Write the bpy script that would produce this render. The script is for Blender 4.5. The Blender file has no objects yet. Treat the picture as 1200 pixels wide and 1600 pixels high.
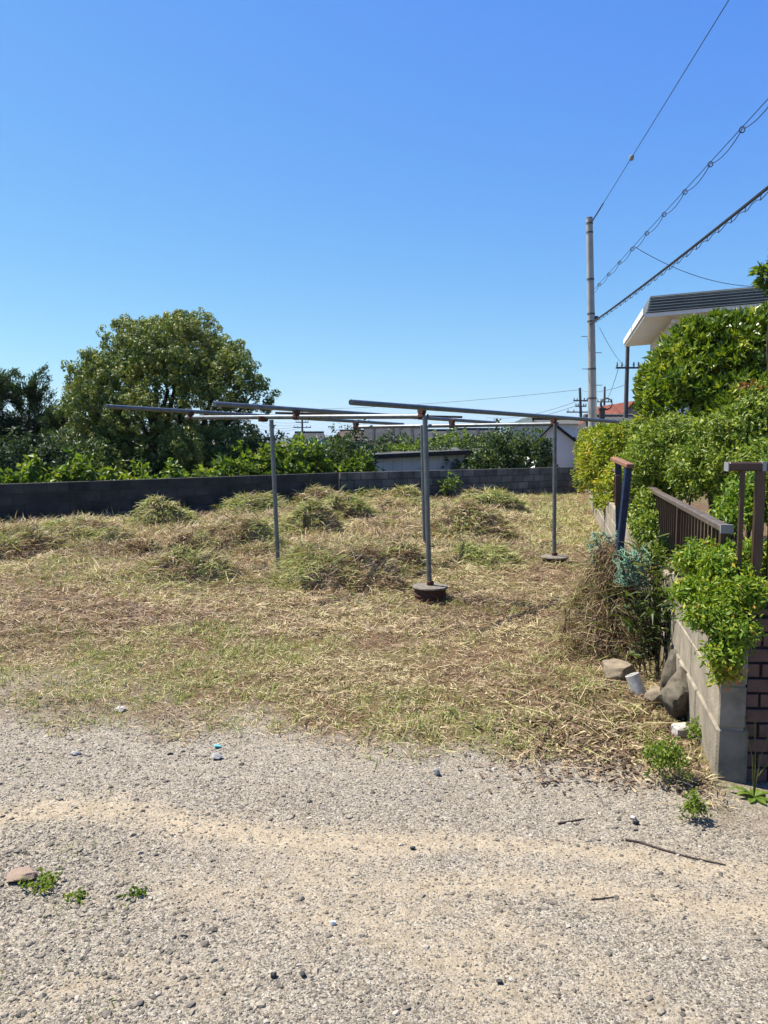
import bpy, math, random
import numpy as np
from mathutils import Vector, Matrix, noise as mnoise

R = math.radians
random.seed(7)
rng = np.random.default_rng(11)
scene = bpy.context.scene
COL = scene.collection

# ------------------------------------------------------------------ camera
CAM_H, FPX, PITCH = 1.55, 1200.0, math.atan(110 / 1200.0)
cam_data = bpy.data.cameras.new("camera")
cam_data.sensor_fit = 'VERTICAL'
cam_data.sensor_height = 24.0
cam_data.lens = FPX / 1600.0 * 24.0
cam_data.clip_start = 0.05
cam_data.clip_end = 20000.0
cam = bpy.data.objects.new("camera", cam_data)
COL.objects.link(cam)
cam.location = (0, 0, CAM_H)
cam.rotation_euler = (R(90) - PITCH, 0, 0)
scene.camera = cam

# ------------------------------------------------------------------ sky and sun
SUN_AZ, SUN_EL = R(-70), R(60)
world = bpy.data.worlds.new("World")
scene.world = world
world.use_nodes = True
wn = world.node_tree
wn.nodes.clear()
sky = wn.nodes.new('ShaderNodeTexSky')
sky.sky_type = 'NISHITA'
sky.sun_disc = False
sky.sun_elevation = SUN_EL
sky.sun_rotation = SUN_AZ
sky.altitude = 0
sky.air_density = 1.0
sky.dust_density = 0.4
sky.ozone_density = 2.0
bg = wn.nodes.new('ShaderNodeBackground')
bg.inputs['Strength'].default_value = 0.1
wo = wn.nodes.new('ShaderNodeOutputWorld')
# deepen the whole sky's blue with one power curve per channel
EXPOSURE = 1.3
sp_ = wn.nodes.new('ShaderNodeSeparateColor'); cb_ = wn.nodes.new('ShaderNodeCombineColor')
wn.links.new(sky.outputs[0], sp_.inputs[0])
for ch_, gain_, gam_ in ((0, 0.0660, 1.10), (1, 0.1450, 0.881), (2, 0.680, 0.1786)):
    pw_ = wn.nodes.new('ShaderNodeMath'); pw_.operation = 'POWER'; pw_.inputs[1].default_value = gam_
    ml_ = wn.nodes.new('ShaderNodeMath'); ml_.operation = 'MULTIPLY'; ml_.inputs[1].default_value = gain_ / 0.1 / 2 ** EXPOSURE
    wn.links.new(sp_.outputs[ch_], pw_.inputs[0]); wn.links.new(pw_.outputs[0], ml_.inputs[0]); wn.links.new(ml_.outputs[0], cb_.inputs[ch_])
wn.links.new(cb_.outputs[0], bg.inputs['Color'])
wn.links.new(bg.outputs[0], wo.inputs['Surface'])

sun_data = bpy.data.lights.new("sun", 'SUN')
sun_data.energy = 5.0
sun_data.angle = R(0.55)
sun_data.color = (1.0, 0.94, 0.84)
sun = bpy.data.objects.new("sun", sun_data)
COL.objects.link(sun)
SUN_DIR = Vector((math.sin(SUN_AZ) * math.cos(SUN_EL), math.cos(SUN_AZ) * math.cos(SUN_EL), math.sin(SUN_EL)))
sun.rotation_euler = SUN_DIR.to_track_quat('Z', 'Y').to_euler()
sun.location = (-10, 20, 30)

vs = scene.view_settings
vs.view_transform = 'Standard'
vs.look = 'None'
vs.exposure = EXPOSURE
vs.gamma = 1.0
vs.use_curve_mapping = False
scene.render.engine = 'CYCLES'
scene.cycles.max_bounces = 6
scene.cycles.transparent_max_bounces = 6
scene.cycles.volume_bounces = 0

# ------------------------------------------------------------------ pixel -> ray helpers
CP, SP = math.cos(PITCH), math.sin(PITCH)
def ray(px, py):
    x, u = (px - 600) / FPX, (800 - py) / FPX
    return Vector((x, CP + u * SP, u * CP - SP))
def at(px, py, Y):
    r = ray(px, py)
    t = Y / r.y
    return Vector((r.x * t, Y, CAM_H + r.z * t))
def gnd(px, py, z=0.0):
    r = ray(px, py)
    t = (z - CAM_H) / r.z
    return Vector((r.x * t, r.y * t, z))
def on_line(px, py, p, q):
    """point of the pixel's ray on the vertical plane through p and q"""
    r = ray(px, py)
    k = r.x / r.y
    d = q - p
    s = (k * p.y - p.x) / (d.x - k * d.y)
    Y = p.y + d.y * s
    return at(px, py, Y)

# ------------------------------------------------------------------ noise
def _hash(ix, iy, seed):
    h = (ix.astype(np.int64) * 374761393 + iy.astype(np.int64) * 668265263 + seed * 1442695041) & 0x7fffffff
    h = ((h ^ (h >> 13)) * 1274126177) & 0x7fffffff
    return ((h ^ (h >> 16)) & 0xffff) / 65535.0
def vnoise(x, y, seed=0):
    x = np.asarray(x, float); y = np.asarray(y, float)
    ix, iy = np.floor(x), np.floor(y)
    fx, fy = x - ix, y - iy
    fx = fx * fx * (3 - 2 * fx); fy = fy * fy * (3 - 2 * fy)
    a = _hash(ix, iy, seed); b = _hash(ix + 1, iy, seed)
    c = _hash(ix, iy + 1, seed); d = _hash(ix + 1, iy + 1, seed)
    return (a * (1 - fx) + b * fx) * (1 - fy) + (c * (1 - fx) + d * fx) * fy
def fbm(x, y, seed=0, octv=3):
    s, a, n = 0, 0.5, 0
    for k in range(octv):
        s = s + a * vnoise(x * 2 ** k, y * 2 ** k, seed + k * 17); n += a; a *= 0.5
    return s / n
def sstep(a, b, x):
    t = np.clip((x - a) / (b - a), 0, 1)
    return t * t * (3 - 2 * t)

# ------------------------------------------------------------------ mesh building
def mesh_np(name, V, F, tint=None, smooth=False):
    """V (n,3); F (m,3) triangles"""
    me = bpy.data.meshes.new(name)
    V = np.ascontiguousarray(V, dtype=np.float32); F = np.ascontiguousarray(F, dtype=np.int32)
    k = F.shape[1]
    me.vertices.add(len(V)); me.vertices.foreach_set('co', V.ravel())
    me.loops.add(F.size); me.loops.foreach_set('vertex_index', F.ravel())
    me.polygons.add(len(F)); me.polygons.foreach_set('loop_start', np.arange(0, F.size, k, dtype=np.int32))
    me.polygons.foreach_set('use_smooth', np.full(len(F), smooth, dtype=bool))
    me.update(calc_edges=True)
    if tint is not None:
        a = me.attributes.new('tint', 'FLOAT', 'POINT')
        a.data.foreach_set('value', np.ascontiguousarray(tint, dtype=np.float32))
    return me

class MB:
    def __init__(s): s.v = []; s.f = []
    def add(s, vs_, fs):
        o = len(s.v); s.v += [tuple(v) for v in vs_]; s.f += [tuple(i + o for i in f) for f in fs]; return s
    def box(s, c, size, rot=None, ch=0.0):
        hx, hy, hz = size[0] / 2, size[1] / 2, size[2] / 2
        M = rot if rot is not None else Matrix.Identity(3)
        c = Vector(c)
        if ch <= 0:
            vv = [c + M @ Vector((x * hx, y * hy, z * hz)) for x in (-1, 1) for y in (-1, 1) for z in (-1, 1)]
            return s.add(vv, [(0, 1, 3, 2), (4, 6, 7, 5), (0, 4, 5, 1), (2, 3, 7, 6), (0, 2, 6, 4), (1, 5, 7, 3)])
        vv, idx = [], {}
        for x in (-1, 1):
            for y in (-1, 1):
                for z in (-1, 1):
                    for ax in range(3):
                        p = [x * (hx - ch), y * (hy - ch), z * (hz - ch)]
                        p[ax] = (x * hx, y * hy, z * hz)[ax]
                        idx[(x, y, z, ax)] = len(vv); vv.append(c + M @ Vector(p))
        fs = []
        for ax in range(3):
            o = [a for a in range(3) if a != ax]
            for sg in (-1, 1):
                q = []
                for a, b in ((-1, -1), (1, -1), (1, 1), (-1, 1)):
                    k = [0, 0, 0]; k[ax] = sg; k[o[0]] = a; k[o[1]] = b
                    q.append(idx[(k[0], k[1], k[2], ax)])
                fs.append(q)
        for ax in range(3):
            o = [a for a in range(3) if a != ax]
            for a in (-1, 1):
                for b in (-1, 1):
                    k0 = [0, 0, 0]; k1 = [0, 0, 0]
                    k0[ax] = -1; k1[ax] = 1
                    for k in (k0, k1): k[o[0]] = a; k[o[1]] = b
                    fs.append([idx[(*k0, o[0])], idx[(*k1, o[0])], idx[(*k1, o[1])], idx[(*k0, o[1])]])
        for x in (-1, 1):
            for y in (-1, 1):
                for z in (-1, 1):
                    fs.append([idx[(x, y, z, 0)], idx[(x, y, z, 1)], idx[(x, y, z, 2)]])
        return s.add(vv, fs)
    def path(s, pts, rad, n=8, cap=True):
        pts = [Vector(p) for p in pts]
        if not hasattr(rad, '__len__'): rad = [rad] * len(pts)
        rings = []
        up = None
        for i, p in enumerate(pts):
            t = (pts[min(i + 1, len(pts) - 1)] - pts[max(i - 1, 0)])
            t = t.normalized() if t.length > 1e-9 else Vector((0, 0, 1))
            if up is None:
                up = t.orthogonal().normalized()
            up = (up - t * up.dot(t))
            up = up.normalized() if up.length > 1e-6 else t.orthogonal().normalized()
            b = t.cross(up)
            rings.append([p + (up * math.cos(2 * math.pi * k / n) + b * math.sin(2 * math.pi * k / n)) * rad[i] for k in range(n)])
        vv = [v for r_ in rings for v in r_]
        fs = []
        for i in range(len(pts) - 1):
            for k in range(n):
                a, b2 = i * n + k, i * n + (k + 1) % n
                fs.append((a, b2, b2 + n, a + n))
        if cap:
            fs.append(tuple(range(n))[::-1]); fs.append(tuple((len(pts) - 1) * n + k for k in range(n)))
        return s.add(vv, fs)
    def tube(s, p, q, r0, r1=None, n=10, hollow=0.0):
        if not hollow: return s.path([p, q], [r0, r1 if r1 is not None else r0], n)
        p, q = Vector(p), Vector(q)
        t = (q - p).normalized() * 0.06
        ri = r0 - hollow
        return s.path([p + t, p, p, q, q, q - t], [ri, ri, r0, r0, ri, ri], n, cap=True)
    def lathe(s, prof, n=24, c=(0, 0, 0)):
        c = Vector(c)
        vv = [c + Vector((r_ * math.cos(2 * math.pi * k / n), r_ * math.sin(2 * math.pi * k / n), z)) for r_, z in prof for k in range(n)]
        fs = [(i * n + k, i * n + (k + 1) % n, (i + 1) * n + (k + 1) % n, (i + 1) * n + k) for i in range(len(prof) - 1) for k in range(n)]
        fs.append(tuple(range(n))[::-1]); fs.append(tuple((len(prof) - 1) * n + k for k in range(n)))
        return s.add(vv, fs)
    def mesh(s, name, smooth=False):
        me = bpy.data.meshes.new(name); me.from_pydata(s.v, [], s.f); me.update()
        if smooth:
            me.polygons.foreach_set('use_smooth', [True] * len(me.polygons))
            try: me.set_sharp_from_angle(angle=R(40))
            except Exception: pass
        return me

def link(name, me, mt=None, parent=None, loc=(0, 0, 0), rot=(0, 0, 0), scale=None):
    o = bpy.data.objects.new(name, me); COL.objects.link(o)
    if mt is not None and me is not None and not me.materials: me.materials.append(mt)
    o.location = loc; o.rotation_euler = rot
    if scale is not None: o.scale = scale
    if parent is not None: o.parent = parent
    return o
def build(name, mb, mt, parent=None, smooth=False, **k):
    return link(name, mb.mesh(name, smooth), mt, parent, **k)
def tag(o, label, cat, group=None):
    o['label'] = label; o['category'] = cat
    if group: o['group'] = group
    return o
def thing(name, label, cat, loc=(0, 0, 0), rotz=0, group=None):
    o = bpy.data.objects.new(name, None); COL.objects.link(o)
    o.location = loc; o.rotation_euler = (0, 0, rotz); o.empty_display_size = 0.2
    return tag(o, label, cat, group)

# ------------------------------------------------------------------ materials
def new_mat(name):
    m = bpy.data.materials.new(name); m.use_nodes = True
    nt = m.node_tree; nt.nodes.clear()
    out = nt.nodes.new('ShaderNodeOutputMaterial')
    b = nt.nodes.new('ShaderNodeBsdfPrincipled')
    nt.links.new(b.outputs[0], out.inputs['Surface'])
    return m, nt, b, out
def ramp(nt, fac, stops):
    r_ = nt.nodes.new('ShaderNodeValToRGB')
    e = r_.color_ramp.elements
    while len(e) < len(stops): e.new(0.5)
    for i, (p, c) in enumerate(stops):
        e[i].position = p; e[i].color = (c[0], c[1], c[2], 1)
    nt.links.new(fac, r_.inputs['Fac'])
    return r_.outputs['Color']
def noise(nt, vec, scale, detail=4, rough=0.6):
    n = nt.nodes.new('ShaderNodeTexNoise')
    n.inputs['Scale'].default_value = scale; n.inputs['Detail'].default_value = detail; n.inputs['Roughness'].default_value = rough
    if vec is not None: nt.links.new(vec, n.inputs['Vector'])
    return n.outputs['Fac']
def math_(nt, op, a, b=None, clamp=False):
    n = nt.nodes.new('ShaderNodeMath'); n.operation = op; n.use_clamp = clamp
    for i, x in enumerate((a, b)):
        if x is None: continue
        if isinstance(x, (int, float)): n.inputs[i].default_value = x
        else: nt.links.new(x, n.inputs[i])
    return n.outputs[0]
def mix(nt, fac, a, b, typ='MIX'):
    n = nt.nodes.new('ShaderNodeMix'); n.data_type = 'RGBA'; n.blend_type = typ
    for i, x in ((0, fac), (6, a), (7, b)):
        if isinstance(x, (int, float)): n.inputs[i].default_value = x
        elif isinstance(x, (tuple, list)): n.inputs[i].default_value = (x[0], x[1], x[2], 1)
        else: nt.links.new(x, n.inputs[i])
    return n.outputs[2]
def bump(nt, b, h, strength=0.5, dist=0.01):
    n = nt.nodes.new('ShaderNodeBump'); n.inputs['Strength'].default_value = strength; n.inputs['Distance'].default_value = dist
    nt.links.new(h, n.inputs['Height']); nt.links.new(n.outputs[0], b.inputs['Normal'])
def wpos(nt): return nt.nodes.new('ShaderNodeNewGeometry').outputs['Position']
def opos(nt): return nt.nodes.new('ShaderNodeTexCoord').outputs['Object']
def attr(nt, name):
    n = nt.nodes.new('ShaderNodeAttribute'); n.attribute_name = name
    return n.outputs['Fac']

def mat_plain(name, col, rough=0.6, metal=0.0, var=0.25, scale=6.0, col2=None, bmp=0.15, spec=0.4):
    """weathered painted or mineral surface: two tones broken up by noise, a per-object shift and fine relief"""
    m, nt, b, out = new_mat(name)
    p = wpos(nt)
    n1 = noise(nt, p, scale, 6, 0.65)
    c2 = col2 if col2 else tuple(c * (1 - var) for c in col)
    f = math_(nt, 'MULTIPLY', math_(nt, 'SUBTRACT', n1, 0.35), 3.0, True)
    c = mix(nt, f, c2, col)
    orn = nt.nodes.new('ShaderNodeObjectInfo').outputs['Random']
    v = math_(nt, 'ADD', math_(nt, 'MULTIPLY', orn, var * 0.6), 1 - var * 0.3)
    hs = nt.nodes.new('ShaderNodeHueSaturation'); nt.links.new(c, hs.inputs['Color']); nt.links.new(v, hs.inputs['Value'])
    nt.links.new(hs.outputs[0], b.inputs['Base Color'])
    b.inputs['Roughness'].default_value = rough; b.inputs['Metallic'].default_value = metal
    b.inputs['Specular IOR Level'].default_value = spec
    if bmp: bump(nt, b, noise(nt, p, scale * 12, 4, 0.7), bmp, 0.01)
    return m

def mat_leaf(name, stops, trans=0.35, rough=0.5, spec=0.3, tcol=(1.25, 1.3, 0.5)):
    m, nt, b, out = new_mat(name)
    c = ramp(nt, attr(nt, 'tint'), stops)
    nt.links.new(c, b.inputs['Base Color'])
    b.inputs['Roughness'].default_value = rough; b.inputs['Specular IOR Level'].default_value = spec
    t = nt.nodes.new('ShaderNodeBsdfTranslucent')
    nt.links.new(mix(nt, 1.0, c, tcol, 'MULTIPLY'), t.inputs['Color'])
    mx = nt.nodes.new('ShaderNodeMixShader'); mx.inputs[0].default_value = trans
    nt.links.new(b.outputs[0], mx.inputs[1]); nt.links.new(t.outputs[0], mx.inputs[2])
    nt.links.new(mx.outputs[0], out.inputs['Surface'])
    return m

M = {}
M['steel'] = mat_plain('galvanised_steel', (0.163, 0.177, 0.184), 0.42, 0.55, 0.35, 14, (0.095, 0.109, 0.112), 0.1)
M['rust'] = mat_plain('rusty_iron', (0.104, 0.040, 0.020), 0.85, 0.1, 0.5, 40, (0.040, 0.018, 0.012), 0.4)
M['dark_pipe'] = mat_plain('dark_rusty_pipe', (0.036, 0.024, 0.022), 0.8, 0.1, 0.4, 30)
M['disc'] = mat_plain('weathered_concrete_disc', (0.180, 0.156, 0.120), 0.9, 0, 0.5, 25)
M['block'] = mat_plain('grey_concrete_block', (0.282, 0.240, 0.178), 0.95, 0, 0.4, 7, (0.148, 0.128, 0.098), 0.6)
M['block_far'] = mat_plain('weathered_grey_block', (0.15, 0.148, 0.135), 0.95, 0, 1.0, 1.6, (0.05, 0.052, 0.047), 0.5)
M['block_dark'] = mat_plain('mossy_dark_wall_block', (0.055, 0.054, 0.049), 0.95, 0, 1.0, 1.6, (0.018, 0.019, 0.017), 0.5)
M['mortar'] = mat_plain('mortar', (0.231, 0.210, 0.170), 0.95, 0, 0.3, 12)
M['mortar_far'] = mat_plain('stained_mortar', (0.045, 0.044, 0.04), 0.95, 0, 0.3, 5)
M['brick'] = mat_plain('brown_brick_tile', (0.120, 0.060, 0.044), 0.55, 0, 0.6, 16, (0.060, 0.032, 0.026), 0.2)
M['brick_joint'] = mat_plain('dark_tile_joint', (0.024, 0.022, 0.020), 0.9, 0, 0.3, 12)
M['brown_alu'] = mat_plain('brown_aluminium', (0.080, 0.048, 0.034), 0.4, 0.4, 0.3, 10)
M['brown_top'] = mat_plain('faded_brown_rail', (0.136, 0.109, 0.089), 0.5, 0.3, 0.4, 18, (0.068, 0.051, 0.041))
M['alu_cap'] = mat_plain('grey_end_cap', (0.264, 0.264, 0.264), 0.4, 0.2, 0.2, 20)
M['blue'] = mat_plain('blue_painted_steel', (0.013, 0.034, 0.084), 0.5, 0.0, 0.5, 25, (0.007, 0.015, 0.039))
M['wood'] = mat_plain('bare_brown_board', (0.224, 0.108, 0.064), 0.8, 0, 0.4, 20)
M['pole'] = mat_plain('utility_pole_concrete', (0.288, 0.288, 0.276), 0.85, 0, 0.25, 3, (0.216, 0.216, 0.208), 0.1)
M['far_pole'] = mat_plain('dark_weathered_pole', (0.080, 0.076, 0.076), 0.9, 0, 0.3, 3)
M['wire'] = mat_plain('black_wire', (0.018, 0.018, 0.024), 0.6, 0, 0.2, 3, bmp=0)
M['insul'] = mat_plain('grey_insulator', (0.240, 0.264, 0.240), 0.4, 0, 0.2, 9)
M['white_wall'] = mat_plain('white_house_wall', (0.714, 0.723, 0.723), 0.8, 0, 0.12, 2)
M['soffit'] = mat_plain('white_soffit', (0.689, 0.680, 0.654), 0.7, 0, 0.1, 3)
M['metal_roof'] = mat_plain('blue_grey_metal_roof', (0.102, 0.122, 0.131), 0.75, 0.0, 0.2, 2, spec=0.08)
M['shed_wall'] = mat_plain('pale_blue_shed_wall', (0.429, 0.479, 0.510), 0.7, 0, 0.2, 1.5)
M['shed_roof'] = mat_plain('grey_shed_roof', (0.090, 0.093, 0.090), 0.8, 0, 0.3, 2, spec=0.08)
M['tile_roof'] = mat_plain('grey_tiled_roof', (0.055, 0.058, 0.066), 0.95, 0, 0.4, 0.8, (0.035, 0.037, 0.042), spec=0.02)
M['tile_dark'] = mat_plain('dark_ridge_tiles', (0.022, 0.024, 0.028), 0.5, 0, 0.3, 1.2, spec=0.08)
M['brown_roof'] = mat_plain('brown_tiled_roof', (0.096, 0.068, 0.056), 0.7, 0, 0.3, 1.2, spec=0.08)
M['red_roof'] = mat_plain('red_tiled_roof', (0.17, 0.062, 0.045), 0.9, 0, 0.4, 2, spec=0.05)
M['glass'] = mat_plain('dark_window_glass', (0.024, 0.032, 0.040), 0.1, 0, 0.1, 1, bmp=0)
M['house_wall'] = mat_plain('pale_plaster', (0.269, 0.256, 0.230), 0.9, 0, 0.2, 1)
M['bark'] = mat_plain('dark_bark', (0.060, 0.044, 0.032), 0.95, 0, 0.5, 14, bmp=0.6)
M['pvc'] = mat_plain('grimy_white_plastic', (0.56, 0.56, 0.55), 0.4, 0, 0.3, 16, (0.30, 0.275, 0.23))
M['white_block'] = mat_plain('soiled_white_slab', (0.55, 0.53, 0.50), 0.85, 0, 0.3, 20, (0.26, 0.23, 0.19))
M['rock'] = mat_plain('lichened_rock', (0.198, 0.162, 0.118), 0.95, 0, 0.5, 22, (0.076, 0.069, 0.050), 1.0)
M['tan_rock'] = mat_plain('tan_rock', (0.302, 0.245, 0.166), 0.95, 0, 0.4, 22, (0.158, 0.122, 0.086), 1.0)
M['pink_rock'] = mat_plain('pinkish_brown_stone', (0.272, 0.196, 0.144), 0.9, 0, 0.3, 14, None, 0.5)
M['grey_rock'] = mat_plain('light_grey_stone', (0.336, 0.328, 0.312), 0.9, 0, 0.3, 20, None, 0.5)
M['black_rock'] = mat_plain('black_pebble', (0.028, 0.028, 0.030), 0.7, 0, 0.3, 20, None, 0.3)
M['stick'] = mat_plain('dry_dark_stick', (0.056, 0.040, 0.032), 0.9, 0, 0.4, 30, None, 0.4)
M['net'] = mat_plain('teal_netting', (0.07, 0.20, 0.13), 0.8, 0, 0.4, 9, (0.15, 0.20, 0.13))
M['tarp'] = mat_plain('turquoise_tarp', (0.096, 0.336, 0.352), 0.6, 0, 0.2, 3)
M['hill'] = mat_plain('wooded_hill', (0.030, 0.045, 0.028), 1.0, 0, 0.4, 0.02, None, 0, spec=0.0)

# leaves: tint 0..1 runs along each ramp
M['camphor'] = mat_leaf('camphor_leaf', [(0, (0.033, 0.064, 0.020)), (0.45, (0.084, 0.130, 0.031)), (0.75, (0.207, 0.228, 0.058)), (1, (0.391, 0.357, 0.106))], 0.26)
M['juniper'] = mat_leaf('juniper_leaf', [(0, (0.018, 0.038, 0.019)), (0.6, (0.040, 0.073, 0.034)), (1, (0.081, 0.109, 0.047))], 0.25)
M['fig'] = mat_leaf('broad_leaf', [(0, (0.049, 0.094, 0.014)), (0.5, (0.106, 0.167, 0.022)), (1, (0.198, 0.235, 0.038))], 0.42)
M['dark_bush'] = mat_leaf('dark_evergreen_leaf', [(0, (0.026, 0.051, 0.017)), (0.6, (0.058, 0.097, 0.026)), (1, (0.156, 0.182, 0.056))], 0.32)
M['osmanthus'] = mat_leaf('osmanthus_leaf', [(0, (0.040, 0.081, 0.010)), (0.5, (0.101, 0.164, 0.014)), (0.85, (0.210, 0.263, 0.021)), (1, (0.365, 0.372, 0.049))], 0.26, 0.34, 0.5)
M['hedge_yellow'] = mat_leaf('yellow_green_hedge_leaf', [(0, (0.064, 0.112, 0.013)), (0.45, (0.186, 0.238, 0.020)), (0.8, (0.342, 0.356, 0.031)), (1, (0.466, 0.327, 0.052))], 0.36)
M['hedge_small'] = mat_leaf('small_hedge_leaf', [(0, (0.050, 0.096, 0.012)), (0.5, (0.140, 0.200, 0.028)), (1, (0.333, 0.366, 0.066))], 0.32)
M['nandina'] = mat_leaf('nandina_leaf', [(0, (0.059, 0.130, 0.016)), (0.5, (0.162, 0.247, 0.022)), (0.8, (0.368, 0.364, 0.037)), (0.9, (0.473, 0.260, 0.052)), (1, (0.412, 0.097, 0.037))], 0.38)
M['weed'] = mat_leaf('weed_leaf', [(0, (0.036, 0.061, 0.015)), (0.6, (0.090, 0.114, 0.023)), (1, (0.200, 0.170, 0.046))], 0.35)
M['red_leaf'] = mat_leaf('reddish_leaf', [(0, (0.103, 0.069, 0.017)), (0.5, (0.224, 0.103, 0.026)), (1, (0.310, 0.120, 0.052))], 0.4)
GRASS = [(0, (0.036, 0.024, 0.014)), (0.15, (0.124, 0.075, 0.046)), (0.35, (0.305, 0.213, 0.132)), (0.55, (0.508, 0.409, 0.248)),
         (0.66, (0.452, 0.431, 0.204)), (0.78, (0.305, 0.330, 0.105)), (0.9, (0.164, 0.213, 0.055)), (1, (0.068, 0.112, 0.030))]
M['grass'] = mat_leaf('cut_grass_and_straw', GRASS, 0.28, 0.6, 0.3, (1.1, 1.05, 0.7))

# ------------------------------------------------------------------ layout of the lot
WX0, WY0, WK = 1.518, 3.383, 0.229            # foot line of the right hand block wall
def wall_x(Y): return WX0 + WK * (Y - WY0)
FA, FB, FC = at(912, 729, 23.3), at(530, 738, 18.8), at(0, 756, 13.7)
FD = FC + (FC - FB).normalized() * 3.0
FAR_TOP = 0.8
def far_wall_y(X):
    X = np.asarray(X, float)
    k1 = (FA.y - FB.y) / (FA.x - FB.x); k2 = (FB.y - FC.y) / (FB.x - FC.x)
    return np.where(X > FB.x, FB.y + k1 * (X - FB.x), np.maximum(FB.y + k2 * (X - FB.x), 8.0))
EDGE_X = [-6, -3, -2.1, -1.3, -0.6, -0.1, 0.5, 1.0, 1.5, 4]
EDGE_Y = [4.75, 4.35, 4.15, 3.95, 3.72, 3.66, 3.52, 3.38, 3.25, 3.2]
def field_mask(X, Y):
    """0 on the gravel drive, 1 on the mown field"""
    yb = np.interp(X, EDGE_X, EDGE_Y)
    w = 1.1 - 0.65 * sstep(-2.0, 0.3, X)
    d = (Y - yb) + 1.0 * (fbm(X * 1.4, Y * 1.4, 5, 4) - 0.5) + 0.25 * (fbm(X * 7, Y * 7, 6, 2) - 0.5)
    return sstep(-0.15, w, d)
WINDROWS = [([(-60, 822), (60, 812), (150, 800), (230, 792), (330, 790), (420, 782), (500, 778), (590, 774), (670, 782)], 0.34, 0.34),
            ([(-60, 862), (40, 852), (130, 842), (220, 838), (300, 826)], 0.20, 0.32), ([(300, 858), (390, 842), (480, 822), (560, 806), (640, 800)], 0.24, 0.34),
            ([(170, 905), (260, 893), (350, 880), (420, 872)], 0.16, 0.30), ([(700, 848), (750, 815), (785, 782)], 0.20, 0.40)]
WR = [([gnd(*p) for p in pts], hh, ww) for pts, hh, ww in WINDROWS]
def windrow(X, Y):
    """height of the raked rows of hay"""
    X = np.asarray(X, float); Y = np.asarray(Y, float)
    out = np.zeros(np.broadcast(X, Y).shape)
    for pts, hh, ww in WR:
        d2 = np.full(out.shape, 1e9)
        for a, b in zip(pts[:-1], pts[1:]):
            dx, dy = b.x - a.x, b.y - a.y
            t = np.clip(((X - a.x) * dx + (Y - a.y) * dy) / (dx * dx + dy * dy), 0, 1)
            d2 = np.minimum(d2, (X - a.x - t * dx) ** 2 + (Y - a.y - t * dy) ** 2)
        w = ww * (0.6 + 0.9 * fbm(X * 1.3 + 3, Y * 1.3 + 5, 44))
        out = np.maximum(out, hh * np.exp(-d2 / (w * w)) * np.clip(0.1 + 1.6 * (fbm(X * 1.5, Y * 1.5, 45, 4) - 0.12), 0, 1.3))
    return out
def yard(X, Y):
    return (X > wall_x(Y) + 0.05) & (Y > WY0 + 0.10)
def ground_z(X, Y):
    X = np.asarray(X, float); Y = np.asarray(Y, float)
    f = field_mask(X, Y)
    z = 0.018 * (fbm(X * 2.2, Y * 2.2, 3) - 0.5) + 0.02 * (fbm(X * 0.5, Y * 0.5, 4) - 0.5)
    rough = f * (0.05 * (fbm(X * 3, Y * 3, 8) - 0.45) + 0.05 * (fbm(X * 8, Y * 8, 9, 2) - 0.5))
    hay = sstep(7.5, 10, Y) * (1 - sstep(1.0, 2.8, X - (Y - 9) * 0.14)) * f
    rough = rough + hay * 0.42 * np.clip(fbm(X * 0.75, Y * 1.25, 21, 4) - 0.42, 0, 1)
    z = z + rough + windrow(X, Y) * 0.8
    z = np.where(yard(X, Y), 0.48 - 1.4 * sstep(40, 70, Y), z)
    beyond = (Y > far_wall_y(X) + 0.05) & ~yard(X, Y)
    z = np.where(beyond, -1.0, z)
    return z

TRACKS = [([(600, 1318), (720, 1312), (830, 1322), (950, 1336), (1090, 1358), (1250, 1372)], 15, 1.0), ([(640, 1385), (800, 1378), (930, 1392), (1060, 1412), (1250, 1425)], 22, 0.8),
          ([(-40, 1290), (60, 1268), (200, 1262), (330, 1296), (470, 1316), (600, 1318)], 20, 0.95), ([(760, 1432), (870, 1478), (980, 1540), (1060, 1620)], 26, 0.6),
          ([(300, 1390), (420, 1400), (560, 1440), (700, 1500), (800, 1580)], 42, 0.55), ([(60, 1560), (200, 1520), (330, 1540)], 24, 0.5), ([(430, 1370), (560, 1372), (680, 1400)], 30, 0.6)]
def sand_mask(X, Y):
    s = np.zeros_like(X)
    for pts, w, k in TRACKS:
        P = [gnd(*p) for p in pts]
        ww = abs(gnd(pts[1][0], pts[1][1] - w).y - P[1].y)
        d2 = np.full(X.shape, 1e9)
        for a, b in zip(P[:-1], P[1:]):
            dx, dy = b.x - a.x, b.y - a.y
            t = np.clip(((X - a.x) * dx + (Y - a.y) * dy) / (dx * dx + dy * dy), 0, 1)
            d2 = np.minimum(d2, (X - a.x - t * dx) ** 2 + (Y - a.y - t * dy) ** 2)
        s = np.maximum(s, k * np.exp(-d2 / (ww * ww)))
    return s

# ------------------------------------------------------------------ ground sheet
def axis(parts):
    o = []
    for a, b, s in parts: o += list(np.arange(a, b, s))
    o.append(parts[-1][1]); return np.array(o)
gx = axis([(-5000, -1000, 1000), (-1000, -100, 150), (-100, -20, 10), (-20, -5, 0.5), (-5, 5, 0.07), (5, 12, 0.25), (12, 30, 2), (30, 100, 10), (100, 1000, 150), (1000, 5000, 1000)])
gy = axis([(-200, -10, 20), (-10, 1, 1), (1, 7, 0.06), (7, 14, 0.12), (14, 27, 0.22), (27, 60, 3), (60, 200, 14), (200, 1000, 100), (1000, 6000, 1000)])
GX, GY = np.meshgrid(gx, gy)
GZ = ground_z(GX, GY)
nx, ny = len(gx), len(gy)
idx = np.arange(nx * ny).reshape(ny, nx)
F = np.stack([idx[:-1, :-1], idx[:-1, 1:], idx[1:, 1:], idx[1:, :-1]], -1).reshape(-1, 4)
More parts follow.
